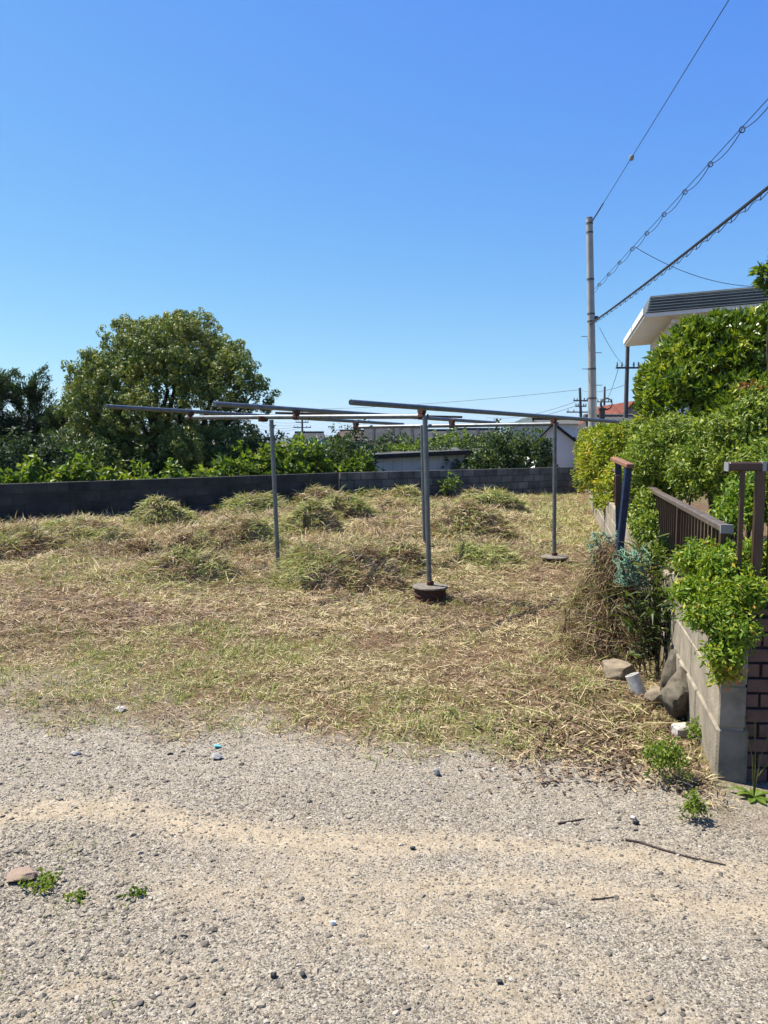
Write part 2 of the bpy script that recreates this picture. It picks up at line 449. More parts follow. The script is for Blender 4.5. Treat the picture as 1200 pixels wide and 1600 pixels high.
gme = mesh_np('ground', np.stack([GX, GY, GZ], -1).reshape(-1, 3), F, None, True)
for nm, val in (('field', field_mask(GX, GY)), ('sand', sand_mask(GX, GY))):
    a = gme.attributes.new(nm, 'FLOAT', 'POINT'); a.data.foreach_set('value', val.ravel().astype(np.float32))

def mat_ground():
    m, nt, b, out = new_mat('gravel_and_field_soil')
    p = wpos(nt)
    # gravel drive: dusty sand with embedded grains
    v1 = nt.nodes.new('ShaderNodeTexVoronoi'); v1.inputs['Scale'].default_value = 120; nt.links.new(p, v1.inputs['Vector'])
    v2 = nt.nodes.new('ShaderNodeTexVoronoi'); v2.inputs['Scale'].default_value = 210; nt.links.new(p, v2.inputs['Vector'])
    sep = nt.nodes.new('ShaderNodeSeparateColor'); nt.links.new(v1.outputs['Color'], sep.inputs[0])
    sep2 = nt.nodes.new('ShaderNodeSeparateColor'); nt.links.new(v2.outputs['Color'], sep2.inputs[0])
    grain = ramp(nt, sep.outputs[0], [(0, (0.038, 0.036, 0.035)), (0.3, (0.091, 0.086, 0.079)), (0.6, (0.182, 0.169, 0.144)), (0.88, (0.304, 0.281, 0.236)), (1, (0.418, 0.395, 0.350))])
    fine = ramp(nt, sep2.outputs[1], [(0, (0.045, 0.043, 0.04)), (0.22, (0.11, 0.10, 0.09)), (0.45, (0.26, 0.235, 0.195)), (0.8, (0.36, 0.33, 0.275)), (1, (0.46, 0.43, 0.37))])
    n_big = noise(nt, p, 1.3, 5, 0.6)
    n_mid = noise(nt, p, 9, 5, 0.65)
    sand_f = math_(nt, 'ADD', attr(nt, 'sand'), math_(nt, 'MULTIPLY', math_(nt, 'SUBTRACT', n_mid, 0.5), 1.6))
    sand_f = math_(nt, 'ADD', sand_f, math_(nt, 'MULTIPLY', math_(nt, 'SUBTRACT', n_big, 0.5), 0.9), True)
    dust = mix(nt, noise(nt, p, 40, 4), (0.322, 0.259, 0.173), (0.404, 0.333, 0.229))
    gr = mix(nt, 0.5, grain, fine)
    edge = math_(nt, 'LESS_THAN', v1.outputs['Distance'], 0.0055)
    keep = math_(nt, 'GREATER_THAN', sep.outputs[1], math_(nt, 'ADD', math_(nt, 'MULTIPLY', sand_f, 0.4), 0.22))
    core = math_(nt, 'LESS_THAN', v1.outputs['Distance'], math_(nt, 'ADD', math_(nt, 'MULTIPLY', sep.outputs[2], 0.4), 0.22))
    stone_here = math_(nt, 'MULTIPLY', keep, core)
    speck = noise(nt, p, 330, 3, 0.8)
    fine = mix(nt, 1.0, fine, ramp(nt, speck, [(0.38, (0.3, 0.3, 0.3)), (0.5, (0.95, 0.95, 0.95)), (0.64, (1.3, 1.28, 1.25))]), 'MULTIPLY')
    dusty = mix(nt, math_(nt, 'ADD', math_(nt, 'MULTIPLY', sand_f, 0.6), 0.22, True), fine, dust)
    dusty = mix(nt, 1.0, dusty, ramp(nt, noise(nt, p, 26, 6, 0.75), [(0.32, (0.72, 0.71, 0.70)), (0.62, (1.1, 1.09, 1.07))]), 'MULTIPLY')
    grav = mix(nt, math_(nt, 'MULTIPLY', stone_here, 0.85), dusty, grain)
    # field soil with chaff
    chaff = noise(nt, p, 55, 6, 0.75)
    soil = ramp(nt, chaff, [(0.3, (0.034, 0.019, 0.010)), (0.5, (0.095, 0.057, 0.029)), (0.68, (0.191, 0.122, 0.062))])
    gmask = ramp(nt, noise(nt, p, 0.7, 5, 0.65), [(0.45, (0, 0, 0)), (0.62, (1, 1, 1))])
    green = ramp(nt, chaff, [(0.3, (0.038, 0.041, 0.013)), (0.7, (0.180, 0.165, 0.053))])
    soil = mix(nt, math_(nt, 'MULTIPLY', gmask, 0.75), soil, green)
    ff = math_(nt, 'ADD', attr(nt, 'field'), math_(nt, 'MULTIPLY', math_(nt, 'SUBTRACT', noise(nt, p, 11, 6, 0.75), 0.5), 1.8), True)
    nt.links.new(mix(nt, ff, grav, soil), b.inputs['Base Color'])
    b.inputs['Roughness'].default_value = 0.95; b.inputs['Specular IOR Level'].default_value = 0.2
    h = math_(nt, 'ADD', math_(nt, 'MULTIPLY', stone_here, 0.55), math_(nt, 'ADD', math_(nt, 'MULTIPLY', speck, 0.6), math_(nt, 'MULTIPLY', noise(nt, p, 90, 5, 0.75), 0.9)))
    bump(nt, b, h, 0.9, 0.006)
    return m
ground = link('ground', gme, mat_ground()); ground['kind'] = 'structure'

# ------------------------------------------------------------------ blades (grass, straw)
def blades(P, L, W, az, inc, bend, tint, roll=0.6, r=rng):
    """P roots; az heading; inc angle above the ground; bend turns the upper half down. 5 verts, 3 tris each"""
    n = len(P)
    d0 = np.stack([np.cos(az) * np.cos(inc), np.sin(az) * np.cos(inc), np.sin(inc)], -1)
    i2 = inc - bend
    az2 = az + r.normal(0, 0.35, n)
    d1 = np.stack([np.cos(az2) * np.cos(i2), np.sin(az2) * np.cos(i2), np.sin(i2)], -1)
    side = np.stack([-np.sin(az), np.cos(az), np.zeros(n)], -1)
    nrm = np.cross(d0, side)
    a = r.normal(0, roll, n)[:, None]
    s = side * np.cos(a) + nrm * np.sin(a)
    L = L[:, None]; W = W[:, None]
    m = P + d0 * L * 0.5
    t = m + d1 * L * 0.5
    V = np.stack([P - s * W * 0.5, P + s * W * 0.5, m - s * W * 0.42, m + s * W * 0.42, t], 1).reshape(-1, 3)
    b = np.arange(n)[:, None] * 5
    F = np.concatenate([b + np.array([[0, 1, 3]]), b + np.array([[0, 3, 2]]), b + np.array([[2, 3, 4]])], 1).reshape(-1, 3)
    return V, F, np.repeat(tint, 5)
def merge(parts):
    V, F, T, o = [], [], [], 0
    for v, f, t in parts:
        V.append(v); F.append(f + o); T.append(t); o += len(v)
    return np.concatenate(V), np.concatenate(F), np.concatenate(T)

def scatter(n, y0, y1, wl=1.0, r=rng):
    """points in the camera's ground wedge between depths y0..y1, denser near; lot side of the walls only"""
    Y = y0 * (y1 / y0) ** r.random(n * 2)
    X = (r.random(n * 2) * 2 - 1) * (0.56 * Y + 0.55)
    ok = (~yard(X + 0.12, Y)) & (Y < far_wall_y(X) - 0.12) & (X < wall_x(np.maximum(Y, WY0)) - 0.02)
    X, Y = X[ok][:n], Y[ok][:n]
    return X, Y

def greenness(X, Y):
    g = fbm(X * 0.8, Y * 0.55, 31, 4)
    g2 = fbm(X * 2.6, Y * 1.6, 37, 3)
    front = np.exp(-((Y - np.interp(X, EDGE_X, EDGE_Y) - 0.75) / 0.75) ** 2) * 0.12 + 0.30 * (fbm(X * 6, Y * 5, 39, 2) - 0.5)
    right = sstep(1.0, 2.6, X - (Y - 9) * 0.12) * sstep(8, 11, Y) * 0.2
    centre = -0.10 * np.exp(-((X - 0.4) / 1.1) ** 2 - ((Y - 5.2) / 1.3) ** 2)
    return g * 0.5 + g2 * 0.5 + front + right + centre

def straw_cover(n, y0, y1, L0, W0, seed):
    r = np.random.default_rng(seed)
    X, Y = scatter(n, y0, y1, r=r)
    f = field_mask(X, Y)
    bare = 1.3 * np.exp(-((X - 0.75) / 1.1) ** 2 - ((Y - 4.25) / 0.75) ** 2)
    keep = r.random(len(X)) < f * np.clip(-0.05 + 1.7 * fbm(X * 4.1, Y * 3.3, 51, 4) - 0.45 * bare, 0.05, 1)
    X, Y = X[keep], Y[keep]; n = len(X)
    g = greenness(X, Y)
    shade = fbm(X * 1.6, Y * 1.2, 77)
    tint = np.clip(0.43 + 0.55 * (shade - 0.5) + r.normal(0, 0.13, n), 0.04, 0.63)
    tint = np.where(r.random(n) < 0.2, r.uniform(0.02, 0.17, n), tint)
    hz = sstep(8.0, 10, Y) * (1 - sstep(1.0, 2.8, X - (Y - 9) * 0.14))
    isg = r.random(n) < 0.06 + sstep(0.52, 0.66, g) * 0.5
    tint = np.where(isg, np.clip(r.normal(0.76, 0.07, n), 0.6, 0.95), tint)
    inc = np.where(isg, r.uniform(0.2, 1.2, n), np.abs(r.normal(0.10, 0.22, n)) + hz * np.abs(r.normal(0, 0.25, n)))
    L = L0 * r.uniform(0.45, 1.5, n) * np.where(isg, 0.7, 1.0); W = W0 * r.uniform(0.6, 1.4, n)
    Z = ground_z(X, Y) + np.where(isg, -0.004, r.uniform(0.0, 0.028, n) + hz * r.uniform(0, 0.06, n))
    return blades(np.stack([X, Y, Z], -1), L, W, r.uniform(0, 2 * np.pi, n), inc, r.uniform(-0.1, 0.5, n), tint, 0.5, r)

def windrow_hay(n, seed):
    r = np.random.default_rng(seed)
    X, Y = scatter(n * 3, 7.0, 22.0, r=r)
    wz = windrow(X, Y)
    k = r.random(len(X)) < np.clip((wz - 0.03) * 9, 0, 1)
    X, Y, wz = X[k][:n], Y[k][:n], wz[k][:n]; n = len(X)
    g = fbm(X * 1.7 + 5, Y * 1.4 + 5, 48, 3)
    isg = r.random(n) < np.clip(0.5 + 2.4 * (g - 0.5), 0.05, 0.9)
    tint = np.where(isg, np.clip(r.normal(0.765, 0.085, n), 0.6, 1.0), np.clip(r.normal(0.44, 0.14, n), 0.03, 0.63))
    L = r.uniform(0.5, 1.5, n) * 0.16; W = r.uniform(0.6, 1.3, n) * 0.0008 * Y
    inc = r.normal(0.08, 0.28, n) + (r.random(n) < 0.08) * r.uniform(0.3, 1.0, n)
    return blades(np.stack([X, Y, ground_z(X, Y) + r.uniform(0, 0.05, n)], -1), L, W, r.uniform(0, 2 * np.pi, n), inc, r.uniform(-0.1, 0.7, n), tint, 0.8, r)

def tufts(n, y0, y1, seed, fm=lambda X, Y: field_mask(X, Y), L=(0.035, 0.085), W=0.0042, per=14, tc=0.79, thr=0.5):
    r = np.random.default_rng(seed)
    X, Y = scatter(n, y0, y1, r=r)
    keep = (r.random(len(X)) < fm(X, Y) * 0.8) & (greenness(X, Y) > thr + 0.03 - 0.12 * r.random(len(X)))
    X, Y = X[keep], Y[keep]
    k = len(X) * per
    Xr = np.repeat(X, per) + r.normal(0, 0.022, k) * np.repeat(Y, per) ** 0.3; Yr = np.repeat(Y, per) + r.normal(0, 0.025, k) * np.repeat(Y, per) ** 0.3
    tb = np.repeat(r.normal(tc, 0.045, len(X)), per) + r.normal(0, 0.04, k)
    Ln = r.uniform(*L, k) * np.repeat(r.uniform(0.6, 1.3, len(X)), per)
    return blades(np.stack([Xr, Yr, ground_z(Xr, Yr) - 0.004], -1), Ln, W * r.uniform(0.6, 1.4, k) * np.repeat(np.clip(Y / 4.5, 1, 3), per),
                  r.uniform(0, 2 * np.pi, k), r.uniform(0.5, 1.45, k), r.uniform(0, 0.9, k), np.clip(tb, 0.62, 1), 0.8, r)

V, F, T = merge([straw_cover(90000, 3.1, 6.5, 0.055, 0.0042, 1), straw_cover(95000, 6.0, 12.0, 0.095, 0.0062, 2), straw_cover(80000, 11.0, 26.0, 0.16, 0.011, 3), windrow_hay(60000, 8)])
so = link('cut_straw', mesh_np('cut_straw', V, F, T), M['grass']); so['kind'] = 'stuff'
V, F, T = merge([tufts(900, 1.9, 4.6, 14, fm=lambda X, Y: 0.55 * sstep(-0.30, -0.50, X / Y) + 0.0 * Y, L=(0.012, 0.035), W=0.0035, per=9, tc=0.86, thr=0.42), tufts(2600, 3.2, 6.5, 4), tufts(3000, 6.0, 12.0, 5, per=9), tufts(2600, 11, 25, 6, L=(0.06, 0.14), per=8)])
so = link('short_grass', mesh_np('short_grass', V, F, T), M['grass']); so['kind'] = 'stuff'

# ------------------------------------------------------------------ loose stones on the drive
ico_v = []
ph = (1 + 5 ** 0.5) / 2
for a, b_ in ((-1, ph), (1, ph), (-1, -ph), (1, -ph)): ico_v.append((a, b_, 0))
for a, b_ in ((-1, ph), (1, ph), (-1, -ph), (1, -ph)): ico_v.append((0, a, b_))
for a, b_ in ((ph, -1), (ph, 1), (-ph, -1), (-ph, 1)): ico_v.append((a, 0, b_))
ICO_V = np.array(ico_v); ICO_V /= np.linalg.norm(ICO_V[0])
ICO_F = np.array([(0, 11, 5), (0, 5, 1), (0, 1, 7), (0, 7, 10), (0, 10, 11), (1, 5, 9), (5, 11, 4), (11, 10, 2), (10, 7, 6), (7, 1, 8),
                  (3, 9, 4), (3, 4, 2), (3, 2, 6), (3, 6, 8), (3, 8, 9), (4, 9, 5), (2, 4, 11), (6, 2, 10), (8, 6, 7), (9, 8, 1)])
def rot_mats(n, r):
    q = r.normal(0, 1, (n, 4)); q /= np.linalg.norm(q, axis=1)[:, None]
    w, x, y, z = q.T
    return np.stack([np.stack([1 - 2 * (y * y + z * z), 2 * (x * y - z * w), 2 * (x * z + y * w)], -1),
                     np.stack([2 * (x * y + z * w), 1 - 2 * (x * x + z * z), 2 * (y * z - x * w)], -1),
                     np.stack([2 * (x * z - y * w), 2 * (y * z + x * w), 1 - 2 * (x * x + y * y)], -1)], 1)
OCT_V = np.array([(1, 0, 0), (-1, 0, 0), (0, 1, 0), (0, -1, 0), (0, 0, 1), (0, 0, -1)], float)
OCT_F = np.array([(0, 2, 4), (2, 1, 4), (1, 3, 4), (3, 0, 4), (2, 0, 5), (1, 2, 5), (3, 1, 5), (0, 3, 5)])
def pebbles(X, Y, S, seed, proto='ico'):
    r = np.random.default_rng(seed); n = len(X)
    B, BF = (ICO_V, ICO_F) if proto == 'ico' else (OCT_V, OCT_F)
    k = len(B)
    base = B[None] * (1 + r.normal(0, 0.17, (n, k, 1)))
    base = base * r.uniform(0.6, 1.25, (n, 1, 3))
    base = np.einsum('nij,nkj->nki', rot_mats(n, r), base)
    base[:, :, 2] *= 0.6
    Vv = base * S[:, None, None] + np.stack([X, Y, ground_z(X, Y) + S * 0.12], -1)[:, None, :]
    Ff = BF[None] + (np.arange(n) * k)[:, None, None]
    t = np.where(r.random(n) < 0.5, np.clip(r.normal(0.14, 0.10, n), 0, 1), np.clip(r.normal(0.66, 0.18, n), 0, 1))
    return Vv.reshape(-1, 3), Ff.reshape(-1, 3), np.repeat(t, k)
def stone_points(n, y0, y1, seed, spread=None):
    r = np.random.default_rng(seed)
    X, Y = scatter(n, y0, y1, r=r)
    f = field_mask(X, Y)
    dens = (1 - 0.93 * f) * (1 - 0.6 * np.clip(sand_mask(X, Y), 0, 1)) * np.clip(0.25 + 1.2 * fbm(X * 1.5, Y * 2.2, 91), 0, 1)
    yb = np.interp(X, EDGE_X, EDGE_Y)
    dens *= np.clip(0.6 + 0.6 * np.exp(-((Y - yb + 0.35) / 0.45) ** 2) + 0.6 * sstep(-0.5, -1.4, X), 0, 1)
    k = r.random(len(X)) < dens
    return X[k], Y[k]
X1, Y1 = stone_points(98000, 1.8, 5.2, 201)
X2, Y2 = stone_points(34000, 1.8, 5.4, 202)
X3, Y3 = stone_points(3400, 1.8, 5.6, 203)
k3 = np.random.default_rng(9).random(len(X3)) < 0.22 + 0.78 * sstep(-0.2, -1.1, X3 / Y3 * 3)
X3, Y3 = X3[k3], Y3[k3]
k2 = np.random.default_rng(10).random(len(X2)) < 0.5 + 0.5 * sstep(0.2, -0.9, X2 / Y2 * 3)
X2, Y2 = X2[k2], Y2[k2]
V, F, T = merge([pebbles(X1, Y1, 0.0031 * np.random.default_rng(1).lognormal(0, 0.35, len(X1)), 301, 'oct'),
                 pebbles(X2, Y2, 0.0050 * np.random.default_rng(2).lognormal(0, 0.3, len(X2)), 302),
                 pebbles(X3, Y3, np.minimum(0.0095 * np.random.default_rng(3).lognormal(0, 0.32, len(X3)), 0.015), 303)])
m, nt, b, out = new_mat('mixed_gravel_stone')
c = ramp(nt, attr(nt, 'tint'), [(0, (0.027, 0.026, 0.024)), (0.2, (0.090, 0.081, 0.071)), (0.5, (0.183, 0.160, 0.126)), (0.8, (0.255, 0.223, 0.171)), (1, (0.366, 0.330, 0.280))])
nt.links.new(mix(nt, math_(nt, 'MULTIPLY', noise(nt, wpos(nt), 60, 4), 0.4), c, (0.27, 0.235, 0.175)), b.inputs['Base Color'])
b.inputs['Roughness'].default_value = 0.9; b.inputs['Specular IOR Level'].default_value = 0.25
M['gravel'] = m
so = link('loose_gravel', mesh_np('loose_gravel', V, F, T), m); so['kind'] = 'stuff'

# ------------------------------------------------------------------ block walls
def block_wall(name, label, p, q, z0, courses, ch, bw, th, mt, mmt, batter=0.0, seed=1, joint=0.012):
    """running-bond wall from p to q (its visible foot line), every block an object; local +Y is the back"""
    r = random.Random(seed)
    d = q - p; Lw = math.hypot(d.x, d.y); az = math.atan2(d.y, d.x)
    t = thing(name, label, 'wall', (p.x, p.y, z0), az)
    meshes = {}
    H = courses * ch
    mc = MB(); mc.box((Lw / 2, th / 2, H / 2 - 0.004 - 0.15), (Lw - 0.02, th - 0.016, H - 0.008 + 0.3))
    build('mortar_core', mc, mmt, t)
    for c_ in range(courses):
        x = -bw / 2 if c_ % 2 else 0.0
        while x < Lw - 0.05:
            x0, x1 = max(x, 0), min(x + bw, Lw)
            w = round(x1 - x0 - joint, 3)
            x += bw
            if w < 0.04: continue
            if w not in meshes:
                mb = MB(); mb.box((0, 0, 0), (w, th, ch - joint), ch=0.006); meshes[w] = mb.mesh('block')
            link('block', meshes[w], mt(r) if callable(mt) else mt, t, loc=((x0 + x1) / 2, th / 2 + r.uniform(-0.003, 0.003), (c_ + 0.5) * ch), rot=(r.uniform(-.004, .004), 0, r.uniform(-.004, .004)))
    return t
def fp(v): return Vector((v.x, v.y, 0))
# back is local +Y: going from left to right (+X) puts +Y away from the camera
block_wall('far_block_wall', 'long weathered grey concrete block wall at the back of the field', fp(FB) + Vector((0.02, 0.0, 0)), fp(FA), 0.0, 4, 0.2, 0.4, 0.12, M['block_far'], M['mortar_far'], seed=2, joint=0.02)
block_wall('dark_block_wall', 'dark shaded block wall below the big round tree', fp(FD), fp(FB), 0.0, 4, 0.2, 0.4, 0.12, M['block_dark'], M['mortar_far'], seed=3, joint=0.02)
W0 = Vector((WX0, WY0, 0)); W1 = Vector((wall_x(23.25), 23.25, 0))
# the near wall: courses above a wider footing block; local +Y must point to +X, so run it from far to near
rw = block_wall('garden_block_wall', 'low grey concrete block wall along the right hand garden', W1, W0, 0.255, 2, 0.2, 0.4, 0.115, M['block'], M['mortar'], seed=4, joint=0.008)
def footing():
    d = (W0 - W1); Lw = d.length
    r = random.Random(9)
    x = 0.0
    me = {}
    while x < Lw - 0.02:
        w = min(0.6, Lw - x)
        k = round(w, 2)
        if k not in me:
            mb = MB(); mb.box((0, 0, 0), (k - 0.01, 0.135, 0.40), ch=0.012); me[k] = mb.mesh('footing_block')
        link('footing_block', me[k], M['block'], rw, loc=(x + w / 2, 0.064, -0.203 + r.uniform(-0.002, 0.002)), rot=(0, 0, r.uniform(-.003, .003)))
        x += w
footing()

# brick-tiled gate wall facing the camera at the near end
BW0 = Vector((WX0 + 0.122, WY0 + 0.012, 0))
bdir = Vector((1, -0.06, 0)).normalized()
bt = thing('tiled_gate_wall', 'dark brown tile-faced wall at the right edge beside the block wall end', 'wall', BW0, math.atan2(bdir.y, bdir.x))
mb = MB(); mb.box((0.62, 0.085, 0.3), (1.24, 0.15, 0.94)); build('wall_core', mb, M['brick_joint'], bt)
TW, TH, TJ = 0.108, 0.06, 0.010
tm = {}
r = random.Random(5)
for row in range(11):
    x = 0.003 - (TW / 2 if row % 2 else 0)
    while x < 1.2:
        x0, x1 = max(x, 0.003), x + TW
        w = round(x1 - x0, 3); x += TW + TJ
        if w < 0.02: continue
        if w not in tm:
            mb = MB(); mb.box((0, 0, 0), (w, 0.016, TH), ch=0.003); tm[w] = mb.mesh('brick')
        link('brick', tm[w], M['brick'], bt, loc=((x0 + x1) / 2, 0.004 + r.uniform(-0.0015, 0.0015), 0.03 + row * (TH + TJ)))
mb = MB(); mb.box((0.62, 0.08, 0.792), (1.26, 0.19, 0.04), ch=0.008); build('coping', mb, M['brown_alu'], bt)

# railing on the gate wall
gr = thing('gate_railing', 'brown metal railing with thick post on the tiled wall', 'railing', (BW0.x, BW0.y, 0.812), math.atan2(bdir.y, bdir.x))
ztop = at(1160, 729, 3.47).z - 0.812
xl = at(1136, 729, 3.47).x - BW0.x
mb = MB(); mb.box((xl + 0.6, 0.08, ztop), (1.2, 0.05, 0.04), ch=0.006); tr = build('top_rail', mb, M['brown_alu'], gr)
mb = MB(); mb.box((xl - 0.002, 0.08, ztop), (0.005, 0.051, 0.041)); build('end_cap', mb, M['alu_cap'], tr)
mb = MB(); mb.box((xl + 0.155, 0.08, ztop + 0.001), (0.018, 0.053, 0.042)); build('joint_sleeve', mb, M['alu_cap'], tr)
for px, w in ((1157, 0.018), (1184, 0.036), (1203, 0.018), (1224, 0.018), (1246, 0.018), (1268, 0.036)):
    x = at(px, 800, 3.47).x - BW0.x
    mb = MB(); mb.box((x, 0.08, ztop / 2 - 0.01), (w, w, ztop - 0.018)); build('post' if w > 0.03 else 'baluster', mb, M['brown_alu'], gr)

# fence along the block wall
def fence():
    y0, y1 = 3.66, 11.9
    p = Vector((wall_x(y1) + 0.06, y1, 0.655)); q = Vector((wall_x(y0) + 0.06, y0, 0.655))
    d = q - p; Lw = d.length
    t = thing('garden_fence', 'brown metal baluster fence along the top of the garden block wall', 'fence', p, math.atan2(d.y, d.x))
    h = 0.48
    # the rail in sections, slightly out of line with each other
    n = 6
    rr = random.Random(4)
    for i in range(n):
        a, b_ = Lw * i / n, Lw * (i + 1) / n
        mb = MB(); mb.box(((a + b_) / 2, rr.uniform(-.006, .006), h + rr.uniform(-.006, .006)), (b_ - a - 0.004, 0.05, 0.036), ch=0.006); build('top_rail', mb, M['brown_top'], t)
        mb = MB(); mb.box(((a + b_) / 2, 0, 0.05), (b_ - a - 0.004, 0.03, 0.03)); build('bottom_rail', mb, M['brown_alu'], t)
        mb = MB(); mb.box((b_ - 0.03, 0, h / 2 - 0.01), (0.05, 0.045, h - 0.02)); build('post', mb, M['brown_alu'], t)
    mb = MB(); mb.box((Lw + 0.008, 0, h - 0.001), (0.02, 0.056, 0.042)); build('end_cap', mb, M['alu_cap'], t)
    mb = MB(); mb.box((0, 0, 0), (0.014, 0.014, h - 0.08)); bm = mb.mesh('baluster')
    x = 0.06
    while x < Lw - 0.08:
        link('baluster', bm, M['brown_alu'], t, loc=(x, 0, h / 2 + 0.02)); x += 0.105
    # angled end panel hanging off the far end
    mb = MB(); mb.box((-0.28, -0.02, 0.20), (0.5, 0.012, 0.42), Matrix.Rotation(R(3), 3, 'Y')); build('end_panel', mb, M['brown_alu'], t)
fence()

# ------------------------------------------------------------------ drying frame of steel pipes
P1, P2, P3, P4 = gnd(672, 940), gnd(866, 884), gnd(436, 905), gnd(664, 868)
T1, T2, T3, T4 = at(664, 652, P1.y), at(867, 662, P2.y), at(424, 656, P3.y), at(659, 664, P4.y)
RP = 0.0243
fr = thing('pipe_drying_frame', 'grey steel pipe laundry drying frame of four posts standing in the mown field', 'drying frame', P1)
def frp(p): return Vector(p) - P1
def pipe(name, a, b, mt, rr=RP, hollow=0.0): 
    mb = MB(); mb.tube(frp(a), frp(b), rr, rr, 14, hollow); return build(name, mb, mt, fr, True)
for a, b in ((P1, T1), (P2, T2), (P3, T3), (P4, T4)):
    pipe('post', a - Vector((0, 0, 0.08)), b, M['steel'])
def clamp(p, d1, d2):
    """rusty pipe clamp: two collars across each other with a bolt"""
    d1 = Vector(d1).normalized(); d2 = Vector(d2).normalized()
    mb = MB()
    p = frp(p)
    mb.tube(p - d1 * 0.03, p + d1 * 0.03, RP + 0.009, None, 12)
    n_ = d1.cross(d2)
    n_ = n_.normalized() if n_.length > 0.1 else Vector((0, 0, 1))
    if n_.z < 0: n_ = -n_
    p2 = p + n_ * 0.052
    mb.tube(p2 - d2 * 0.03, p2 + d2 * 0.03, RP + 0.009, None, 12)
    mb.box(p + n_ * 0.026, (0.05, 0.05, 0.05), d1.to_track_quat('X', 'Z').to_matrix(), 0.006)
    mb.tube(p + n_ * 0.09 - d1 * 0.0, p + n_ * 0.02, 0.008, None, 6)
    mb.tube(p + d2.cross(n_) * 0.05, p - d2.cross(n_) * 0.05, 0.007, None, 6)
    build('clamp', mb, M['rust'], fr)
CB0, CB1 = on_line(291, 652.5, P1, P3), on_line(668, 650.5, P1, P3)
pipe('crossbar', CB0, CB1, M['steel'], RP, 0.003)
BB0, BB1 = on_line(553, 667.5, P4, P2), on_line(872, 662.5, P4, P2)
pipe('crossbar', BB0, BB1, M['steel'], RP, 0.003)
dA = (P2 - P1)
A0, A1 = on_line(548, 628.5, P1, P2), on_line(965, 659, P1, P2)
pipe('rail', A0, A1, M['steel'], RP, 0.003)
QB = on_line(463, 650, P1, P3); B0, B1 = on_line(335, 631, QB, QB + dA), on_line(772, 660.5, QB, QB + dA)
pipe('rail', B0, B1, M['steel'], RP, 0.003)
QC = on_line(298, 650, P1, P3); C0, C1 = on_line(165, 635, QC, QC + dA), on_line(630, 663, QC, QC + dA)
pipe('rail', C0, C1, M['steel'], RP, 0.003)
def along(a, b, px, h=0.0):
    lo, hi = 0.0, 1.0
    for _ in range(40):
        mid = (lo + hi) / 2; p = a.lerp(b, mid)
        x = 600 + FPX * p.x / (CP * p.y - SP * (p.z - CAM_H))
        if x < px: lo = mid
        else: hi = mid
    return a.lerp(b, lo) + Vector((0, 0, h))
pipe('loose_rail', along(C0, C1, 430, 0.05), along(B0, B1, 722, 0.05), M['dark_pipe'], 0.016)
dC = CB1 - CB0; dB = BB1 - BB0
for p, d in ((along(CB0, CB1, 298), dC), (along(CB0, CB1, 463), dC), (along(CB0, CB1, 659), dC), (along(BB0, BB1, 556), dB), (along(BB0, BB1, 706), dB), (along(BB0, BB1, 865), dB)):
    clamp(p, d, dA)
clamp(along(CB0, CB1, 413, -0.02), dC, Vector((0, 0, 1)))
# weights the posts stand in
mb = MB(); mb.lathe([(0.150, -0.04), (0.158, 0.02), (0.150, 0.05), (0.160, 0.07), (0.150, 0.10), (0.158, 0.138)], 32); o = build('base_drum', mb, M['rust'], fr, True)
mb = MB(); mb.lathe([(0.172, 0.1385), (0.176, 0.146), (0.172, 0.156), (0.05, 0.163)], 32); build('base_disc', mb, M['disc'], fr, True)
mb = MB(); mb.lathe([(0.036, 0.163), (0.036, 0.20), (0.028, 0.205)], 16); build('base_collar', mb, M['rust'], fr, True)
b2 = frp(P2)
mb = MB(); mb.lathe([(0.15, -0.05), (0.155, 0.085), (0.148, 0.102)], 28, b2); build('base_drum', mb, M['rust'], fr, True)
mb = MB(); mb.lathe([(0.172, 0.1025), (0.176, 0.112), (0.170, 0.122), (0.05, 0.130)], 28, b2); build('base_disc', mb, M['disc'], fr, True)
mb = MB(); mb.lathe([(0.036, 0.13), (0.036, 0.165), (0.027, 0.17)], 16, b2); build('base_collar', mb, M['rust'], fr, True)
mb = MB(); mb.lathe([(0.165, -0.05), (0.168, 0.035), (0.158, 0.048), (0.05, 0.055)], 24, frp(P4)); build('base_disc', mb, M['disc'], fr, True)

